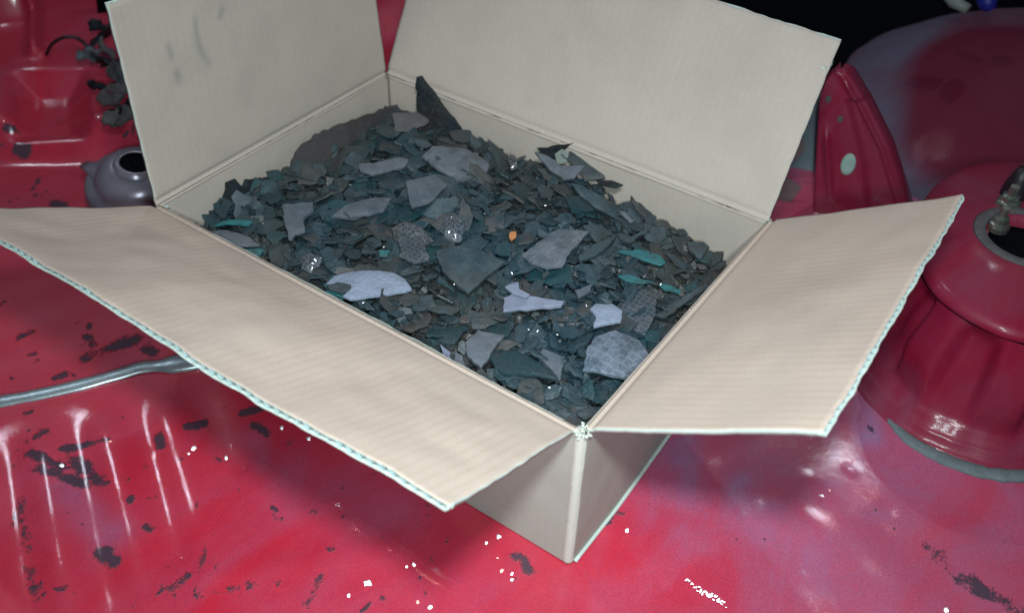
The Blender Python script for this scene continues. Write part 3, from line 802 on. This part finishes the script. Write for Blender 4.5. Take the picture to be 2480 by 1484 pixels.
feature(z8, [(410, 510), (440, 505), (440, 540), (415, 560), (400, 545)], M['orange'], 'tiny orange chip, the only orange one in the heap', 0.016, th=0.0015, name='orange_chip')
feature(z7, [(1185, 500), (1240, 460), (1460, 405), (1530, 440), (1480, 500), (1400, 520), (1230, 540)], M['lilac_grey'], 'long grey lozenge piece left of the glinting spot', 0.011, (0.1, 0.1))
feature(z7, [(1300, 150), (1400, 150), (1600, 100), (1665, 120), (1640, 170), (1400, 230), (1310, 200)], M['lilac_grey'], 'long grey strip-shaped piece in front of the big brown slab', 0.012, (0.2, 0))
feature(z7, [(100, 650), (320, 640), (480, 690), (560, 755), (400, 760), (220, 740)], M['lilac_grey'], 'flat grey pointed piece at the leftmost end of the heap by the front flap', 0.013, th=0.002)
feature(z8, [(150, 1150), (220, 1080), (375, 1110), (320, 1180), (240, 1300), (160, 1230)], M['lilac_grey'], 'grey-lilac triangular piece pointing at the near flap', 0.010)
feature(z8, [(565, 1230), (600, 1190), (700, 1230), (710, 1290), (695, 1380), (640, 1300)], M['lilac_grey'], 'brownish pale spike-shaped piece near the near corner of the box', 0.010)
feature(z8, [(0, 1160), (60, 1210), (75, 1280), (20, 1250)], M['lilac'], 'pale blue-lilac sharp shard touching the fold of the front flap', 0.014, th=0.002)
feature(z8, [(80, 1200), (130, 1230), (160, 1330), (90, 1300)], M['lilac_grey'], 'pale ragged shard just right of the sharp pale shard by the front flap', 0.012, th=0.002)
feature(z8, [(760, 225), (830, 245), (950, 310), (1020, 400), (1010, 430), (900, 370), (810, 300)], M['slate'], 'long slate leaf-shaped piece leaning by the back-right wall', 0.014, (0.35, -0.3))
feature(z8, [(550, 50), (620, 70), (700, 130), (840, 130), (780, 200), (720, 210), (620, 130)], M['lilac_grey'], 'narrow grey piece with a hooked end by the torn spot of the back wall', 0.016, (0.3, -0.2))
feature(z8, [(700, 60), (760, 45), (950, 150), (960, 200), (840, 215), (800, 150)], M['brown'], 'dark brown-grey piece leaning against the back-right wall', 0.014, (0.3, -0.5))
feature(z8, [(1035, 390), (1070, 388), (1120, 450), (1100, 458)], M['lilac_grey'], 'small pale slate sliver close to the back-right wall', 0.014, (0.2, -0.2), th=0.002)
feature(z8, [(900, 210), (1000, 215), (1062, 238), (1020, 255), (930, 240)], M['bitblack'], 'black pointed shard jutting out to the back-right wall', 0.019, (0.1, -0.3), th=0.002)
feature(z8, [(1430, 570), (1530, 570), (1560, 600), (1510, 670), (1440, 610)], M['slate'], 'squarish grey piece near the right end of the heap', 0.013, (0, -0.1))
feature(z8, [(1250, 990), (1430, 870), (1600, 775), (1590, 812), (1420, 920), (1290, 1010)], M['slate'], 'long thin dark strip lying along the right flap', 0.010, th=0.0025)
feature(z8, [(800, 650), (880, 590), (960, 560), (1030, 520), (980, 590), (900, 650), (810, 690)], M['slate'], 'grey narrow piece above the teal pieces', 0.012, (0.1, 0))
feature(z8, [(1050, 560), (1180, 500), (1230, 470), (1220, 500), (1100, 570)], M['slate'], 'thin upright slate splinter near the right wall', 0.015, (0.5, 0), th=0.002)
feature(z7, [(1580, 640), (1700, 640), (1770, 700), (1820, 860), (1700, 880), (1600, 830)], M['cells_dark'], 'brown piece with cells just below the glinting spot', 0.012, (0.05, 0))
feature(z2, [(180, 1010), (230, 960), (130, 960), (0, 1000), (-60, 1050), (60, 1060)], M['lilac_grey'], 'flat grey oblong piece behind the lozenge piece', 0.006, (0.1, 0))
feature(z2, [(300, 880), (440, 850), (500, 900), (420, 980), (330, 1010), (310, 950)], M['lilac_grey'], 'curled pale grey-brown piece near the middle of the heap', 0.013, (0.1, 0))
feature(z8, [(260, 1210), (400, 1180), (560, 1260), (700, 1370), (560, 1340), (360, 1330)], M['teal'], 'dark teal streaked pieces stacked near the near corner', 0.009, (0, 0.1))


M['gloss'] = frag_mat('wet_looking_fragment', (0.02, 0.03, 0.035), (0.05, 0.05, 0.05), 0.30, cells=260, var=0.4); M['gloss'].node_tree.nodes['Principled BSDF'].inputs['Coat Weight'].default_value = 1.0; M['gloss'].node_tree.nodes['Principled BSDF'].inputs['Coat Roughness'].default_value = 0.08
feature(z7, [(1540, 600), (1640, 560), (1760, 610), (1860, 700), (1800, 740), (1700, 700), (1560, 700)], M['gloss'], 'dark wet-looking piece that glints brightly near the middle of the heap', 0.015, (0.38, -0.42), curve=(-22, -22), rough=0.0016)
feature(z7, [(850, 840), (930, 800), (1020, 830), (1010, 900), (940, 960), (870, 920)], M['gloss'], 'small wet-looking dark piece with a glint above the long pale oval', 0.013, (0.38, -0.42), curve=(-28, -28), rough=0.0016)
feature(z8, [(20, 400), (90, 390), (150, 480), (130, 560), (40, 570), (0, 500)], M['gloss'], 'dark wet-looking hollow piece to the left of the orange chip', 0.013, (0.35, -0.42), curve=(-20, -20), rough=0.0018)
feature(z8, [(390, 60), (440, 70), (450, 140), (410, 150)], M['gloss'], 'tiny wet-looking piece with a glint near the back wall', 0.015, (0.4, -0.42), curve=(-28, -28), rough=0.0016)

# leaning slabs, with real lean
def leaner(pts, p0, nrm, m, label, th=0.003, jag=0.0008, name='broken_piece', curve=(0, 0)):
    nrm = np.array(nrm, float); nrm /= np.linalg.norm(nrm)
    ws = [at_plane(p, p0, nrm) for p in pts]; c = sum(ws) / len(ws)
    z = Vector(nrm); x = Vector((0, 0, 1)).cross(z).normalized(); y = z.cross(x)
    Rm = Matrix((x, y, z)).transposed()
    loc = [(float(Vector(w - c) @ x), float(Vector(w - c) @ y)) for w in ws]
    if sum(loc[i][0] * loc[(i + 1) % len(loc)][1] - loc[(i + 1) % len(loc)][0] * loc[i][1] for i in range(len(loc))) < 0: loc = loc[::-1]
    return add_plate(name, refine(loc, 0.005, jag, len(pts) * 7), th, m, Matrix.Translation(Vector(c)) @ Rm.to_4x4(), curve, 3, label)


leaner([(705, 402), (716, 368), (760, 325), (830, 298), (935, 262), (985, 270), (1005, 264), (1000, 335), (960, 352), (900, 362), (800, 400), (740, 420)],
       (0.2, L - 0.024, 0.118), (0, -0.75, 0.66), M['slab'], 'large rough brown-black slab leaning into the far left corner', 0.005)
leaner([(1010, 186), (1022, 184), (1085, 268), (1142, 347), (1100, 352), (1010, 345), (1016, 290), (1008, 235)],
       (W - 0.018, 0.37, 0.13), (-0.9, -0.35, 0.2), M['bitblack'], 'tall black pointed shard standing upright in the far corner', 0.004)
leaner([(950, 275), (1040, 268), (1052, 285), (1030, 302), (990, 320), (955, 318)], (W - 0.05, L - 0.05, 0.125), (-0.3, -0.5, 0.8), M['dusty'], 'curled grey-brown piece at the foot of the tall black shard', 0.003)
leaner([(520, 500), (540, 480), (548, 440), (566, 434), (588, 455), (592, 485), (575, 500), (560, 540), (515, 540)],
       (0.075, L - 0.012, 0.12), (0, -0.85, 0.5), M['bitblack'], 'black knobbly piece standing against the left wall of the box', 0.006)
leaner([(1385, 348), (1392, 343), (1350, 350), (1300, 358), (1318, 382), (1352, 392), (1362, 366)],
       (W - 0.006, 0.22, 0.14), (-0.95, 0, 0.3), M['bitblack'], 'small curved black shard against the back-right wall beside a torn spot', 0.002)
leaner([(1345, 372), (1362, 362), (1378, 368), (1372, 392), (1350, 396)], (W - 0.008, 0.22, 0.14), (-0.9, 0, 0.4), M['pale'], 'pale greenish torn curl of paper on the back-right wall', 0.0015, name='paper_curl')
for i, (px, py, s, lab) in enumerate([(605, 445, 0.012, 'black curved shard touching the left wall right of the knobbly piece'), (650, 440, 0.011, 'dark shard against the left wall below the brown slab')]):
    leaner([(px - 30, py + 25), (px - 10, py - 10), (px + 25, py - 14), (px + 60, py - 6), (px + 30, py + 12)], (0.1 + i * .03, L - 0.01, 0.12), (0, -0.9, 0.4), M['bitblack'], lab, 0.003)

# a few wet glassy grains that glint
rg = random.Random(77)

# ------------------------------------------------------------------ metal strip at the step of the floor
pts = [at(x, y, 0.001) for x, y in ((-80, 988), (0, 972), (100, 953), (200, 930), (290, 905), (340, 890), (400, 884), (460, 876), (520, 862), (600, 846))]
pts = smooth_path([Vector(p) for p in pts], 6); n = len(pts)
rad = [0.0072 + 0.0008 * fbm(i * .25, 2) + (0.0040 if i > n * 0.62 else 0) * min(1, (i - n * 0.62) / 4) for i in range(n)]
v_, f_ = tube(pts, rad, 14, 0.42)
tag(mesh_obj('metal_strip', v_, f_, M['galv'], None, True), 'long grey metal strip between two red floor panels, bright where it meets the flap', 'metal strip')

# ------------------------------------------------------------------ suspension tower, right
TC = (0.402, -0.197)


def tdisp(a, z, r):
    d = 0
    if 0.018 < z < 0.113:
        q_ = (z - 0.018) / 0.095
        w_ = 1 / (1 + math.exp(-(math.cos(a * 8 + 0.9) - 0.1) * 7))
        d -= 0.015 * w_ * min(1, q_ * 3.5) * min(1, (1 - q_) * 7) * (0.55 + 0.45 * q_)
        d += 0.004 * math.sin(q_ * math.pi) * (1 - w_)
    return d + 0.0055 * mnoise.noise(Vector((math.cos(a) * 2.6, math.sin(a) * 2.6, z * 22))) + 0.0012 * mnoise.noise(Vector((math.cos(a) * 9, math.sin(a) * 9, z * 60)))


def stretch(v, f=2.1):
    dx = v[0] - TC[0]
    if dx <= 0: return Vector(v)
    k = max(0, (v[1] - TC[1]) / 0.09)
    return Vector((TC[0] + dx * f, v[1] + 0.75 * dx * k, v[2]))


tower = empty('suspension_tower', (TC[0], TC[1], 0), 'round red painted metal tower with a seam near its top, right of the box', 'suspension tower')
prof = [(0.122, -0.004), (0.121, 0.0015), (0.118, 0.003), (0.114, 0.005), (0.1125, 0.010), (0.110, 0.012), (0.106, 0.0135), (0.1045, 0.019), (0.101, 0.021), (0.099, 0.026), (0.098, 0.034),
        (0.097, 0.045), (0.0955, 0.056), (0.094, 0.067), (0.0925, 0.078), (0.091, 0.089), (0.089, 0.100), (0.087, 0.108), (0.086, 0.116)]
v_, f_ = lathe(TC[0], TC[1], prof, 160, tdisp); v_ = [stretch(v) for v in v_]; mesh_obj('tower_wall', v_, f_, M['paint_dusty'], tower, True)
prof = [(0.084, 0.112), (0.0890, 0.1168), (0.0895, 0.1185), (0.0888, 0.1210), (0.0865, 0.1240), (0.0825, 0.1268), (0.077, 0.1290), (0.068, 0.1325), (0.055, 0.1370), (0.046, 0.139), (0.036, 0.1395), (0.033, 0.138), (0.031, 0.128)]
hx = at(2490, 575, 0.139); print('hole centre', hx)
offx, offy = hx[0] - TC[0], hx[1] - TC[1]
v_, f_ = lathe(TC[0], TC[1], prof, 160, lambda a, z, r: 0.0035 * mnoise.noise(Vector((math.cos(a) * 2.2, math.sin(a) * 2.2, r * 30))))
v2 = []
for v in v_:
    r = math.hypot(v.x - TC[0], v.y - TC[1]); k = max(0, min(1, (0.084 - r) / 0.05)); s_ = stretch(v); v2.append(s_.lerp(v + Vector((offx, offy, 0)), k))
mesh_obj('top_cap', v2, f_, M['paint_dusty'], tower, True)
v_, f_ = tube([(hx[0], hx[1], 0.10), (hx[0], hx[1], 0.127)], 0.034, 30); mesh_obj('hole_plug', v_, f_, M['black'], tower)  # black core paints in the unlit inside of the hole
# greyish gasket ring round the hole
ring = [(hx[0] + 0.040 * math.cos(a), hx[1] + 0.040 * math.sin(a), 0.1395) for a in np.linspace(0, 2 * math.pi, 60)]
v_, f_ = tube(ring, 0.0055, 8, 0.3); mesh_obj('gasket_ring', v_, f_, M['dusty'], tower, True)
# black ring paints in the shadow of the seam gap
ring = [stretch((TC[0] + 0.0875 * math.cos(a), TC[1] + 0.0875 * math.sin(a), 0.1155)) for a in np.linspace(0, 2 * math.pi, 90)]
v_, f_ = tube(ring, 0.0012, 6); mesh_obj('seam_filler', v_, f_, M['black'], tower, True)
for (px, py, r) in ((2448, 478, 0.0085), (2426, 530, 0.0065)):
    b = at(px, py, 0.146)
    bo = []; v_, f_ = lathe(b[0], b[1], [(0.0, 0.158), (r * .5, 0.158), (r * .55, 0.156), (r * .55, 0.149), (r * .98, 0.148), (r, 0.146), (r * 1.0, 0.143), (r * 1.3, 0.142), (r * 1.4, 0.1395), (r * 1.4, 0.135)], 6 if r > 0.007 else 12)
    mesh_obj('bolt', v_, f_, M['steel'], tower, False)
b = at(2470, 440, 0.15)
v_, f_ = lathe(b[0], b[1], [(0, .165), (0.006, .164), (0.009, .155), (0.012, .145), (0.013, .135)], 14); mesh_obj('stud', v_, f_, M['rubber'], tower, True)
v_, f_ = lathe(at(2398, 748, 0.06)[0], at(2398, 748, 0.06)[1], [(0, .0), (0.001, .0)], 4)
# sealant bead at its foot
pts = [at(x, y, 0.001) for x, y in ((2112, 900), (2128, 950), (2140, 985), (2165, 1025), (2205, 1065), (2255, 1095), (2310, 1120), (2380, 1142), (2440, 1150), (2520, 1150), (2620, 1140))]
pts = smooth_path([Vector(p) for p in pts], 8)
rad = [0.0016 + 0.0056 * min(1, i / 40) + 0.0012 * fbm(i * .3, 5) for i in range(len(pts))]
v_, f_ = tube(pts, rad, 10, 0.45); mesh_obj('sealant', v_, f_, M['seal'], tower, True)
# scratches / raised seams down the left side
for a0, w in ():
    pp = []
    for t in np.linspace(0, 1, 14):
        z = 0.024 + 0.075 * t; r = 0.0998 - 0.013 * (z - 0.02) / 0.09 + 0.0003; a = a0 + 0.10 * t
        pp.append((TC[0] + r * math.cos(a), TC[1] + r * math.sin(a), z))
    v_, f_ = tube(pp, w, 6); mesh_obj('pressed_line', v_, f_, M['dusty'], tower, True)

# ------------------------------------------------------------------ wheel arch behind the tower
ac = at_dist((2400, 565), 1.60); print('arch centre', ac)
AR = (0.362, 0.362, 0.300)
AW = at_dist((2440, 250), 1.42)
vs = []; fs = []; du = []; na, nb_ = 120, 60
for j in range(nb_ + 1):
    th = math.pi * (j / nb_) * 0.62
    for i in range(na):
        a = 2 * math.pi * i / na
        d = Vector((math.sin(th) * math.cos(a), math.sin(th) * math.sin(a), math.cos(th)))
        k = 1 + 0.03 * mnoise.noise(d * 2.2) + 0.006 * mnoise.noise(d * 9)
        v = Vector(ac) + Vector((d.x * AR[0], d.y * AR[1], d.z * AR[2])) * k
        vs.append(v)
        # dusty margin: away from the worn red middle
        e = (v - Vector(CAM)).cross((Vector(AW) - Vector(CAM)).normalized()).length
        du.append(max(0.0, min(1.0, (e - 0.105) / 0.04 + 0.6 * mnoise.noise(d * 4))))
for j in range(nb_):
    for i in range(na):
        a, b = j * na + i, j * na + (i + 1) % na; fs.append((a, a + na, b + na, b))
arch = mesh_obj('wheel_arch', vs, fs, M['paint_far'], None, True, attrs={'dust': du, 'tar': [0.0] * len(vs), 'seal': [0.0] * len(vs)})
tag(arch, 'large domed red wheel arch with a dusty grey margin behind the tower', 'wheel arch')

# ------------------------------------------------------------------ triangular bracket between box and tower
bp = np.array([0.60, 0.0, 0.0]); bn = np.array([-0.97, -0.22, 0.08]); bn /= np.linalg.norm(bn)
left = [(1960, 590), (1964, 530), (1968, 472), (1974, 380), (1981, 256), (1987, 220), (1996, 195), (2008, 178), (2022, 168)]
right = [(2226, 590), (2214, 530), (2202, 487), (2162, 359), (2103, 241), (2080, 200), (2067, 179), (2058, 171), (2048, 166.5)]
top = (2035, 163)


def interp(pts, y):
    P = sorted(pts, key=lambda p: p[1])
    for i in range(len(P) - 1):
        if P[i][1] <= y <= P[i + 1][1]:
            t = (y - P[i][1]) / (P[i + 1][1] - P[i][1]); return P[i][0] + t * (P[i + 1][0] - P[i][0])
    return P[0][0] if y < P[0][1] else P[-1][0]


Lp = left + [top]; Rp = right + [top]
Yr = [165, 166, 169, 173, 178, 184, 192] + list(np.linspace(202, 590, 70)); ns = 48
ss = [0, .012, .03, .05] + list(np.linspace(.08, .92, ns - 8)) + [.95, .97, .988, 1]
vs = []; fs = []
tot = len(ss)
for y in Yr:
    xl, xr = interp(Lp, y), interp(Rp, y)
    for s in ss:
        x = xl + (xr - xl) * s
        dR = (xr - x); dL = (x - xl); dT = (y - 163)
        # pressed relief towards the viewer, rims turned away
        gl = 2067 + (y - 282) * 0.25 if y < 384 else 2093 + (y - 384) * 0.09
        rel = 0.007 * (1 / (1 + math.exp(-(gl - x) / 3.2))) if y > 240 else 0.007 * (1 / (1 + math.exp(-(2100 - x + (y - 240) * .5) / 10)))
        rel += 0.006 * math.exp(-((x - (2003 + (y - 300) * .06)) / 8) ** 2) / (1 + math.exp(-(y - 315) / 8)) / (1 + math.exp((y - 455) / 10))
        rel += 0.004 * math.exp(-((dR - 26) / 7) ** 2) * (1 if y > 200 else 0.4)
        rel -= 0.022 * max(0, 1 - min(dR, dT * 1.4) / 9.0) ** 2 + 0.016 * max(0, 1 - dL / 6.0) ** 2
        w = at_plane((x, y), bp, bn) + bn * rel
        vs.append(w)
for j in range(len(Yr) - 1):
    for i in range(tot - 1):
        a = j * tot + i; fs.append((a, a + tot, a + tot + 1, a + 1))
brk = empty('mounting_bracket', tuple(bp), 'tall pointed red bracket with a pale green plug, between box and wheel arch', 'bracket')
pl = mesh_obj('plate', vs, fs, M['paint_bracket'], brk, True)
so = pl.modifiers.new('thickness', 'SOLIDIFY'); so.thickness = 0.002


def disc_on(px, py, rx, ry, m, name, depth, parent, th=0.003):
    c = at_plane((px, py), bp, bn) + bn * depth; z = Vector(bn); x = Vector((0, 0, 1)).cross(z).normalized(); y = z.cross(x)
    vs = []; n = 28
    for r, d in ((1.0, -th), (1.0, 0), (0.85, th * .35), (0.4, th * .1), (0.001, th * .1)):
        for k in range(n):
            a = 2 * math.pi * k / n; vs.append(Vector(c) + x * rx * r * math.cos(a) + y * ry * r * math.sin(a) + z * d)
    fs = [(j * n + k, j * n + (k + 1) % n, (j + 1) * n + (k + 1) % n, (j + 1) * n + k) for j in range(4) for k in range(n)]
    return mesh_obj(name, vs, fs, m, parent, True)


disc_on(2056, 391, 0.0078, 0.0135, M['green'], 'plug', 0.0075, brk)
disc_on(2008, 234, 0.003, 0.004, M['dusty'], 'spot_weld', 0.0075, brk, 0.001)
disc_on(2037, 282, 0.003, 0.004, M['dusty'], 'spot_weld', 0.0075, brk, 0.001)
# dark teal panel and red tab seen between flap and bracket
def quad_panel(name, pts, p0, n, th, m, parent=None):
    n = np.array(n, float); n /= np.linalg.norm(n); ws = [at_plane(p, p0, n) for p in pts]; k = len(ws)
    vs = [w for w in ws] + [w - n * th for w in ws]
    fs = [tuple(range(k)), tuple(range(k, 2 * k))[::-1]] + [(i, k + i, k + (i + 1) % k, (i + 1) % k) for i in range(k)]
    return mesh_obj(name, vs, fs, m, parent)


o = quad_panel('side_panel', [(1840, 250), (2010, 180), (2010, 560), (1800, 570)], (0.68, 0.05, 0.0), (-0.9, -0.3, 0.3), 0.006, M['grey_panel'])
tag(o, 'dark dusty teal panel seen between the back-right flap and the bracket', 'panel')
o = quad_panel('metal_tab', [(1850, 560), (1905, 430), (1925, 440), (1942, 452), (1905, 505), (1890, 545)], (0.60, 0.05, 0.0), (-0.9, -0.3, 0.5), 0.004, M['dark_red'])
tag(o, 'small dark red metal tab with a pointed tip beside the foot of the bracket', 'metal tab')
o = quad_panel('metal_clip', [(1920, 350), (1945, 330), (1950, 360), (1925, 392), (1915, 388)], (0.64, 0.05, 0.0), (-0.9, -0.3, 0.5), 0.004, M['dark_red'])
tag(o, 'small dull red clip just right of the back-right flap edge', 'metal clip')

# ------------------------------------------------------------------ black interior lining, cable and oddments, top right
lin = prism('black_lining', [(0.86, -0.02), (1.02, -0.30), (1.05, -1.3), (3.0, -1.5), (3.0, 3.1), (1.15, 1.6), (0.80, 0.62), (0.76, 0.32)], -0.03, 0.006, M['black'])
tag(lin, 'black lining that covers the floor beyond the box at the top right', 'lining')
bk = quad_panel('back_panel', [(1500, -300), (2900, -300), (2900, 140), (2030, 160), (1900, 330), (1500, 100)], (2.3, 0.1, 0.0), (-0.9, -0.2, 0.3), 0.02, M['black'])
tag(bk, 'black panel in the dark at the top right behind the wheel arch', 'panel')
pts = [at_dist(p, d) for p, d in (((1980, 235), 1.66), ((2050, 140), 1.70), ((2120, 74), 1.74), ((2210, 22), 1.78), ((2320, -8), 1.82), ((2480, -18), 1.86))]
v_, f_ = tube(smooth_path([Vector(p) for p in pts], 8), 0.013, 12)
tag(mesh_obj('black_hose', v_, f_, M['rubber'], None, True), 'thin black hose curving above the edge of the wheel arch', 'hose')
v_, f_ = tube([at_dist((2285, -20), 1.40), at_dist((2310, 5), 1.39), at_dist((2345, 22), 1.38)], [0.006, 0.0075, 0.006], 10)
tag(mesh_obj('pale_rod', v_, f_, M['pale'], None, True), 'short pale rod end at the top edge of the picture near the right corner', 'rod')
v_, f_ = tube([at_dist((2380, -12), 1.38), at_dist((2395, 8), 1.37), at_dist((2400, 25), 1.37)], [0.01, 0.012, 0.006], 10)
tag(mesh_obj('blue_plug', v_, f_, M['blue'], None, True), 'dark blue plastic plug at the top edge near the right corner', 'plug')

# ------------------------------------------------------------------ grey metal cup, left behind the box
cc = at(330, 438, 0.03); tl = Matrix.Rotation(math.radians(-8), 3, 'Y') @ Matrix.Rotation(math.radians(14), 3, 'X') @ Matrix.Diagonal((0.88, 0.88, 0.66))
cup = empty('seat_anchor', (cc[0], cc[1], 0), 'grey metal cup-shaped anchor with a dark hole, sticking out left of the box', 'anchor')
prof = [(0.062, -0.030), (0.061, -0.004), (0.058, 0.000), (0.051, 0.002), (0.048, 0.006), (0.0465, 0.014), (0.042, 0.023), (0.034, 0.030), (0.022, 0.034), (0.010, 0.0355), (0.0005, 0.036)]
v_, f_ = lathe(0, 0, prof, 60, None, tl); v_ = [v + Vector((cc[0], cc[1], 0.03)) for v in v_]
mesh_obj('cup', v_, f_, M['zinc'], cup, True)
hd = Vector((0.05, -0.22, 0.93)).normalized(); hr = hd.to_track_quat('Z', 'Y').to_matrix()
for nm, pr, mm in (('hole', [(0.0005, 0.0265), (0.0165, 0.0265), (0.0168, 0.022)], 'black'), ('hole_rim', [(0.0160, 0.0260), (0.0180, 0.0272), (0.0205, 0.0262), (0.0235, 0.0215)], 'zinc')):  # black disc on the closed dome paints in a dark opening
    v_, f_ = lathe(0, 0, pr, 40, None, hr); mesh_obj(nm, [v + Vector((cc[0], cc[1], 0.030)) for v in v_], f_, M[mm], cup, True)
tp = [at(x, y, 0.036) for x, y in ((290, 440), (250, 418), (222, 404), (203, 397))]
v_, f_ = tube([Vector(p) for p in tp], [0.022, 0.014, 0.010, 0.006], 14, 0.35); mesh_obj('tongue', v_, f_, M['zinc'], cup, True)

# ------------------------------------------------------------------ dusty scraps and wire, top left
rg = random.Random(15)
scr = [(236, 62, .020, 'bitblack', 'small black scrap at the top of the pile left of the back-left flap'), (262, 80, .035, 'bitblack', 'black scrap half hidden behind the upper edge of the back-left flap'),
       (255, 118, .022, 'dusty', 'grey dusty scrap beside the end of the thin wire'), (213, 132, .017, 'lilac_grey', 'pale oval scrap at the end of the thin wire'),
       (270, 150, .026, 'bitblack', 'black scrap behind the flap just below the pale oval scrap'), (238, 207, .018, 'bitblack', 'small black lump left of the large dusty scraps'), (290, 215, .024, 'dusty', 'large dusty grey scrap touching the edge of the flap'),
       (265, 240, .022, 'dusty', 'dusty grey curled scrap in the middle of the pile by the flap'), (305, 260, .020, 'bitblack', 'black scrap between the lower dusty scraps'), (300, 285, .017, 'dusty', 'brownish dusty scrap at the bottom of the pile by the flap'),
       (270, 290, .016, 'dusty', 'grey dusty scrap at the lower left of the pile by the flap'), (285, 180, .018, 'slab', 'dark red-brown scrap between the upper and lower scraps')]
for i, (px, py, s, mm, lab) in enumerate(scr):
    zf = 0.048 if py < 335 else 0.03; c = at(px, py, zf)
    rot = Matrix.Rotation(rg.gauss(0, .55), 4, 'X') @ Matrix.Rotation(rg.gauss(0, .55), 4, 'Y') @ Matrix.Rotation(rg.uniform(0, 6), 4, 'Z')
    add_plate('dusty_scrap', rand_outline(rg, s * 1.05, 0.7, 0.13), 0.005, M[mm], Matrix.Translation(Vector(c)) @ rot, (9, -9), i + 400, lab, cat='scrap', rough=0.006)
pts = smooth_path([Vector(at(x, y, z)) for x, y, z in ((112, 132, .04), (125, 108, .06), (150, 92, .07), (180, 90, .07), (205, 105, .06), (222, 125, .05))], 6)
v_, f_ = tube(pts, 0.0022, 8); tag(mesh_obj('thin_wire', v_, f_, M['rubber'], None, True), 'thin dark wire arching over the red floor at the top left', 'wire')
# dark upright at the very top, left of the flap
o = quad_panel('dark_post', [(228, -40), (300, -40), (300, 110), (262, 90), (240, 60)], (0.42, 1.02, 0.05), (-0.5, -0.8, 0.2), 0.01, M['black'])
tag(o, 'black post behind the top of the back-left flap', 'post')

# ------------------------------------------------------------------ small bright plates added to mimic glints of lamp light
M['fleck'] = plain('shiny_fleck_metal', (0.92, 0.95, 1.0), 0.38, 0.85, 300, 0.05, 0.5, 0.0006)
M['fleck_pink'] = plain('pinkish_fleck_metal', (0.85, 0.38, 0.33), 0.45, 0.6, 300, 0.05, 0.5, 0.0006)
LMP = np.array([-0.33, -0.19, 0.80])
rgf = random.Random(9)


def added_glint(px, py, z, r, label, group=None, m='fleck', asp=0.8, jag=0.16, yaw=None, zlift=0.0012):
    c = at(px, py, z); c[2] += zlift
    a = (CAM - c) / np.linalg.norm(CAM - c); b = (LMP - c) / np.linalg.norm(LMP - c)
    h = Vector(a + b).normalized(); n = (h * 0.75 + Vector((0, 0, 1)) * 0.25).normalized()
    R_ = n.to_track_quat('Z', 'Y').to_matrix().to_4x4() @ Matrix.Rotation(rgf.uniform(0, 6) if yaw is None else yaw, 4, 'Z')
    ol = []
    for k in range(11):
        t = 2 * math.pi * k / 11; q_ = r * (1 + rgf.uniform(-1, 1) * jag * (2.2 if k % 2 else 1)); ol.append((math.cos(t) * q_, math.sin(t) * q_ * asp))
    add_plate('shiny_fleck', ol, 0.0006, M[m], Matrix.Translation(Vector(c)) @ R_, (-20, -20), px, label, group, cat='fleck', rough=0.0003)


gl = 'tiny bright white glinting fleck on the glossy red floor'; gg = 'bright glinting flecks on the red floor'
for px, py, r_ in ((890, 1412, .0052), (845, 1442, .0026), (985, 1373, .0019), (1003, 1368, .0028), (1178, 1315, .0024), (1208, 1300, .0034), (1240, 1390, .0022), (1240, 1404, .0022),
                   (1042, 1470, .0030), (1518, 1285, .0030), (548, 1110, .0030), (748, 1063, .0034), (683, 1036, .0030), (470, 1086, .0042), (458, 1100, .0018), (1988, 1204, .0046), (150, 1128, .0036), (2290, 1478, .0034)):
    added_glint(px, py, 0.0012, r_ * 0.62, gl, gg)
for px, py, r_ in ((1215, 1382, .0036), (1205, 1352, .0018), (1012, 1458, .0030), (2008, 1188, .0018), (268, 1070, .0026)):  # added pinkish plates stand for warm reflections on the floor
    added_glint(px, py, 0.0012, r_ * 0.6, 'tiny pinkish glinting fleck on the glossy red floor', 'pinkish glinting flecks on the red floor', 'fleck_pink', 0.6)
for k in range(26):  # added slivers draw a streak of reflected light
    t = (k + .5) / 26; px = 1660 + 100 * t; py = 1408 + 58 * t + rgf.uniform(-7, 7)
    added_glint(px, py, 0.0012, rgf.uniform(.0008, .0022) * (1.25 - abs(t - .5)), 'tiny glinting sliver in the diagonal bright streak at the bottom right of the floor', 'slivers in the diagonal bright streak', asp=0.35, yaw=None)
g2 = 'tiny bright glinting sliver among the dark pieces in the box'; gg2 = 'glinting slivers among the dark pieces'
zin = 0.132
for px, py, r_ in ((975, 566, .0016), (985, 572, .0026), (997, 570, .0028), (1008, 574, .0022), (1022, 580, .0012), (1088, 543, .0016), (1094, 550, .0014), (764, 632, .0018), (758, 640, .0013), (1240, 383, .0014), (1238, 400, .0016),  # added slivers stand for reflections on the heap
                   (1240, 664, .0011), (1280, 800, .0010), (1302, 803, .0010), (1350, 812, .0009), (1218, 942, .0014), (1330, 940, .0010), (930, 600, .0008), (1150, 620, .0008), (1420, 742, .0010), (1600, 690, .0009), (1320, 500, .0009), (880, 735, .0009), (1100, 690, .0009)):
    added_glint(px, py, zin, r_, g2, gg2, asp=0.4)
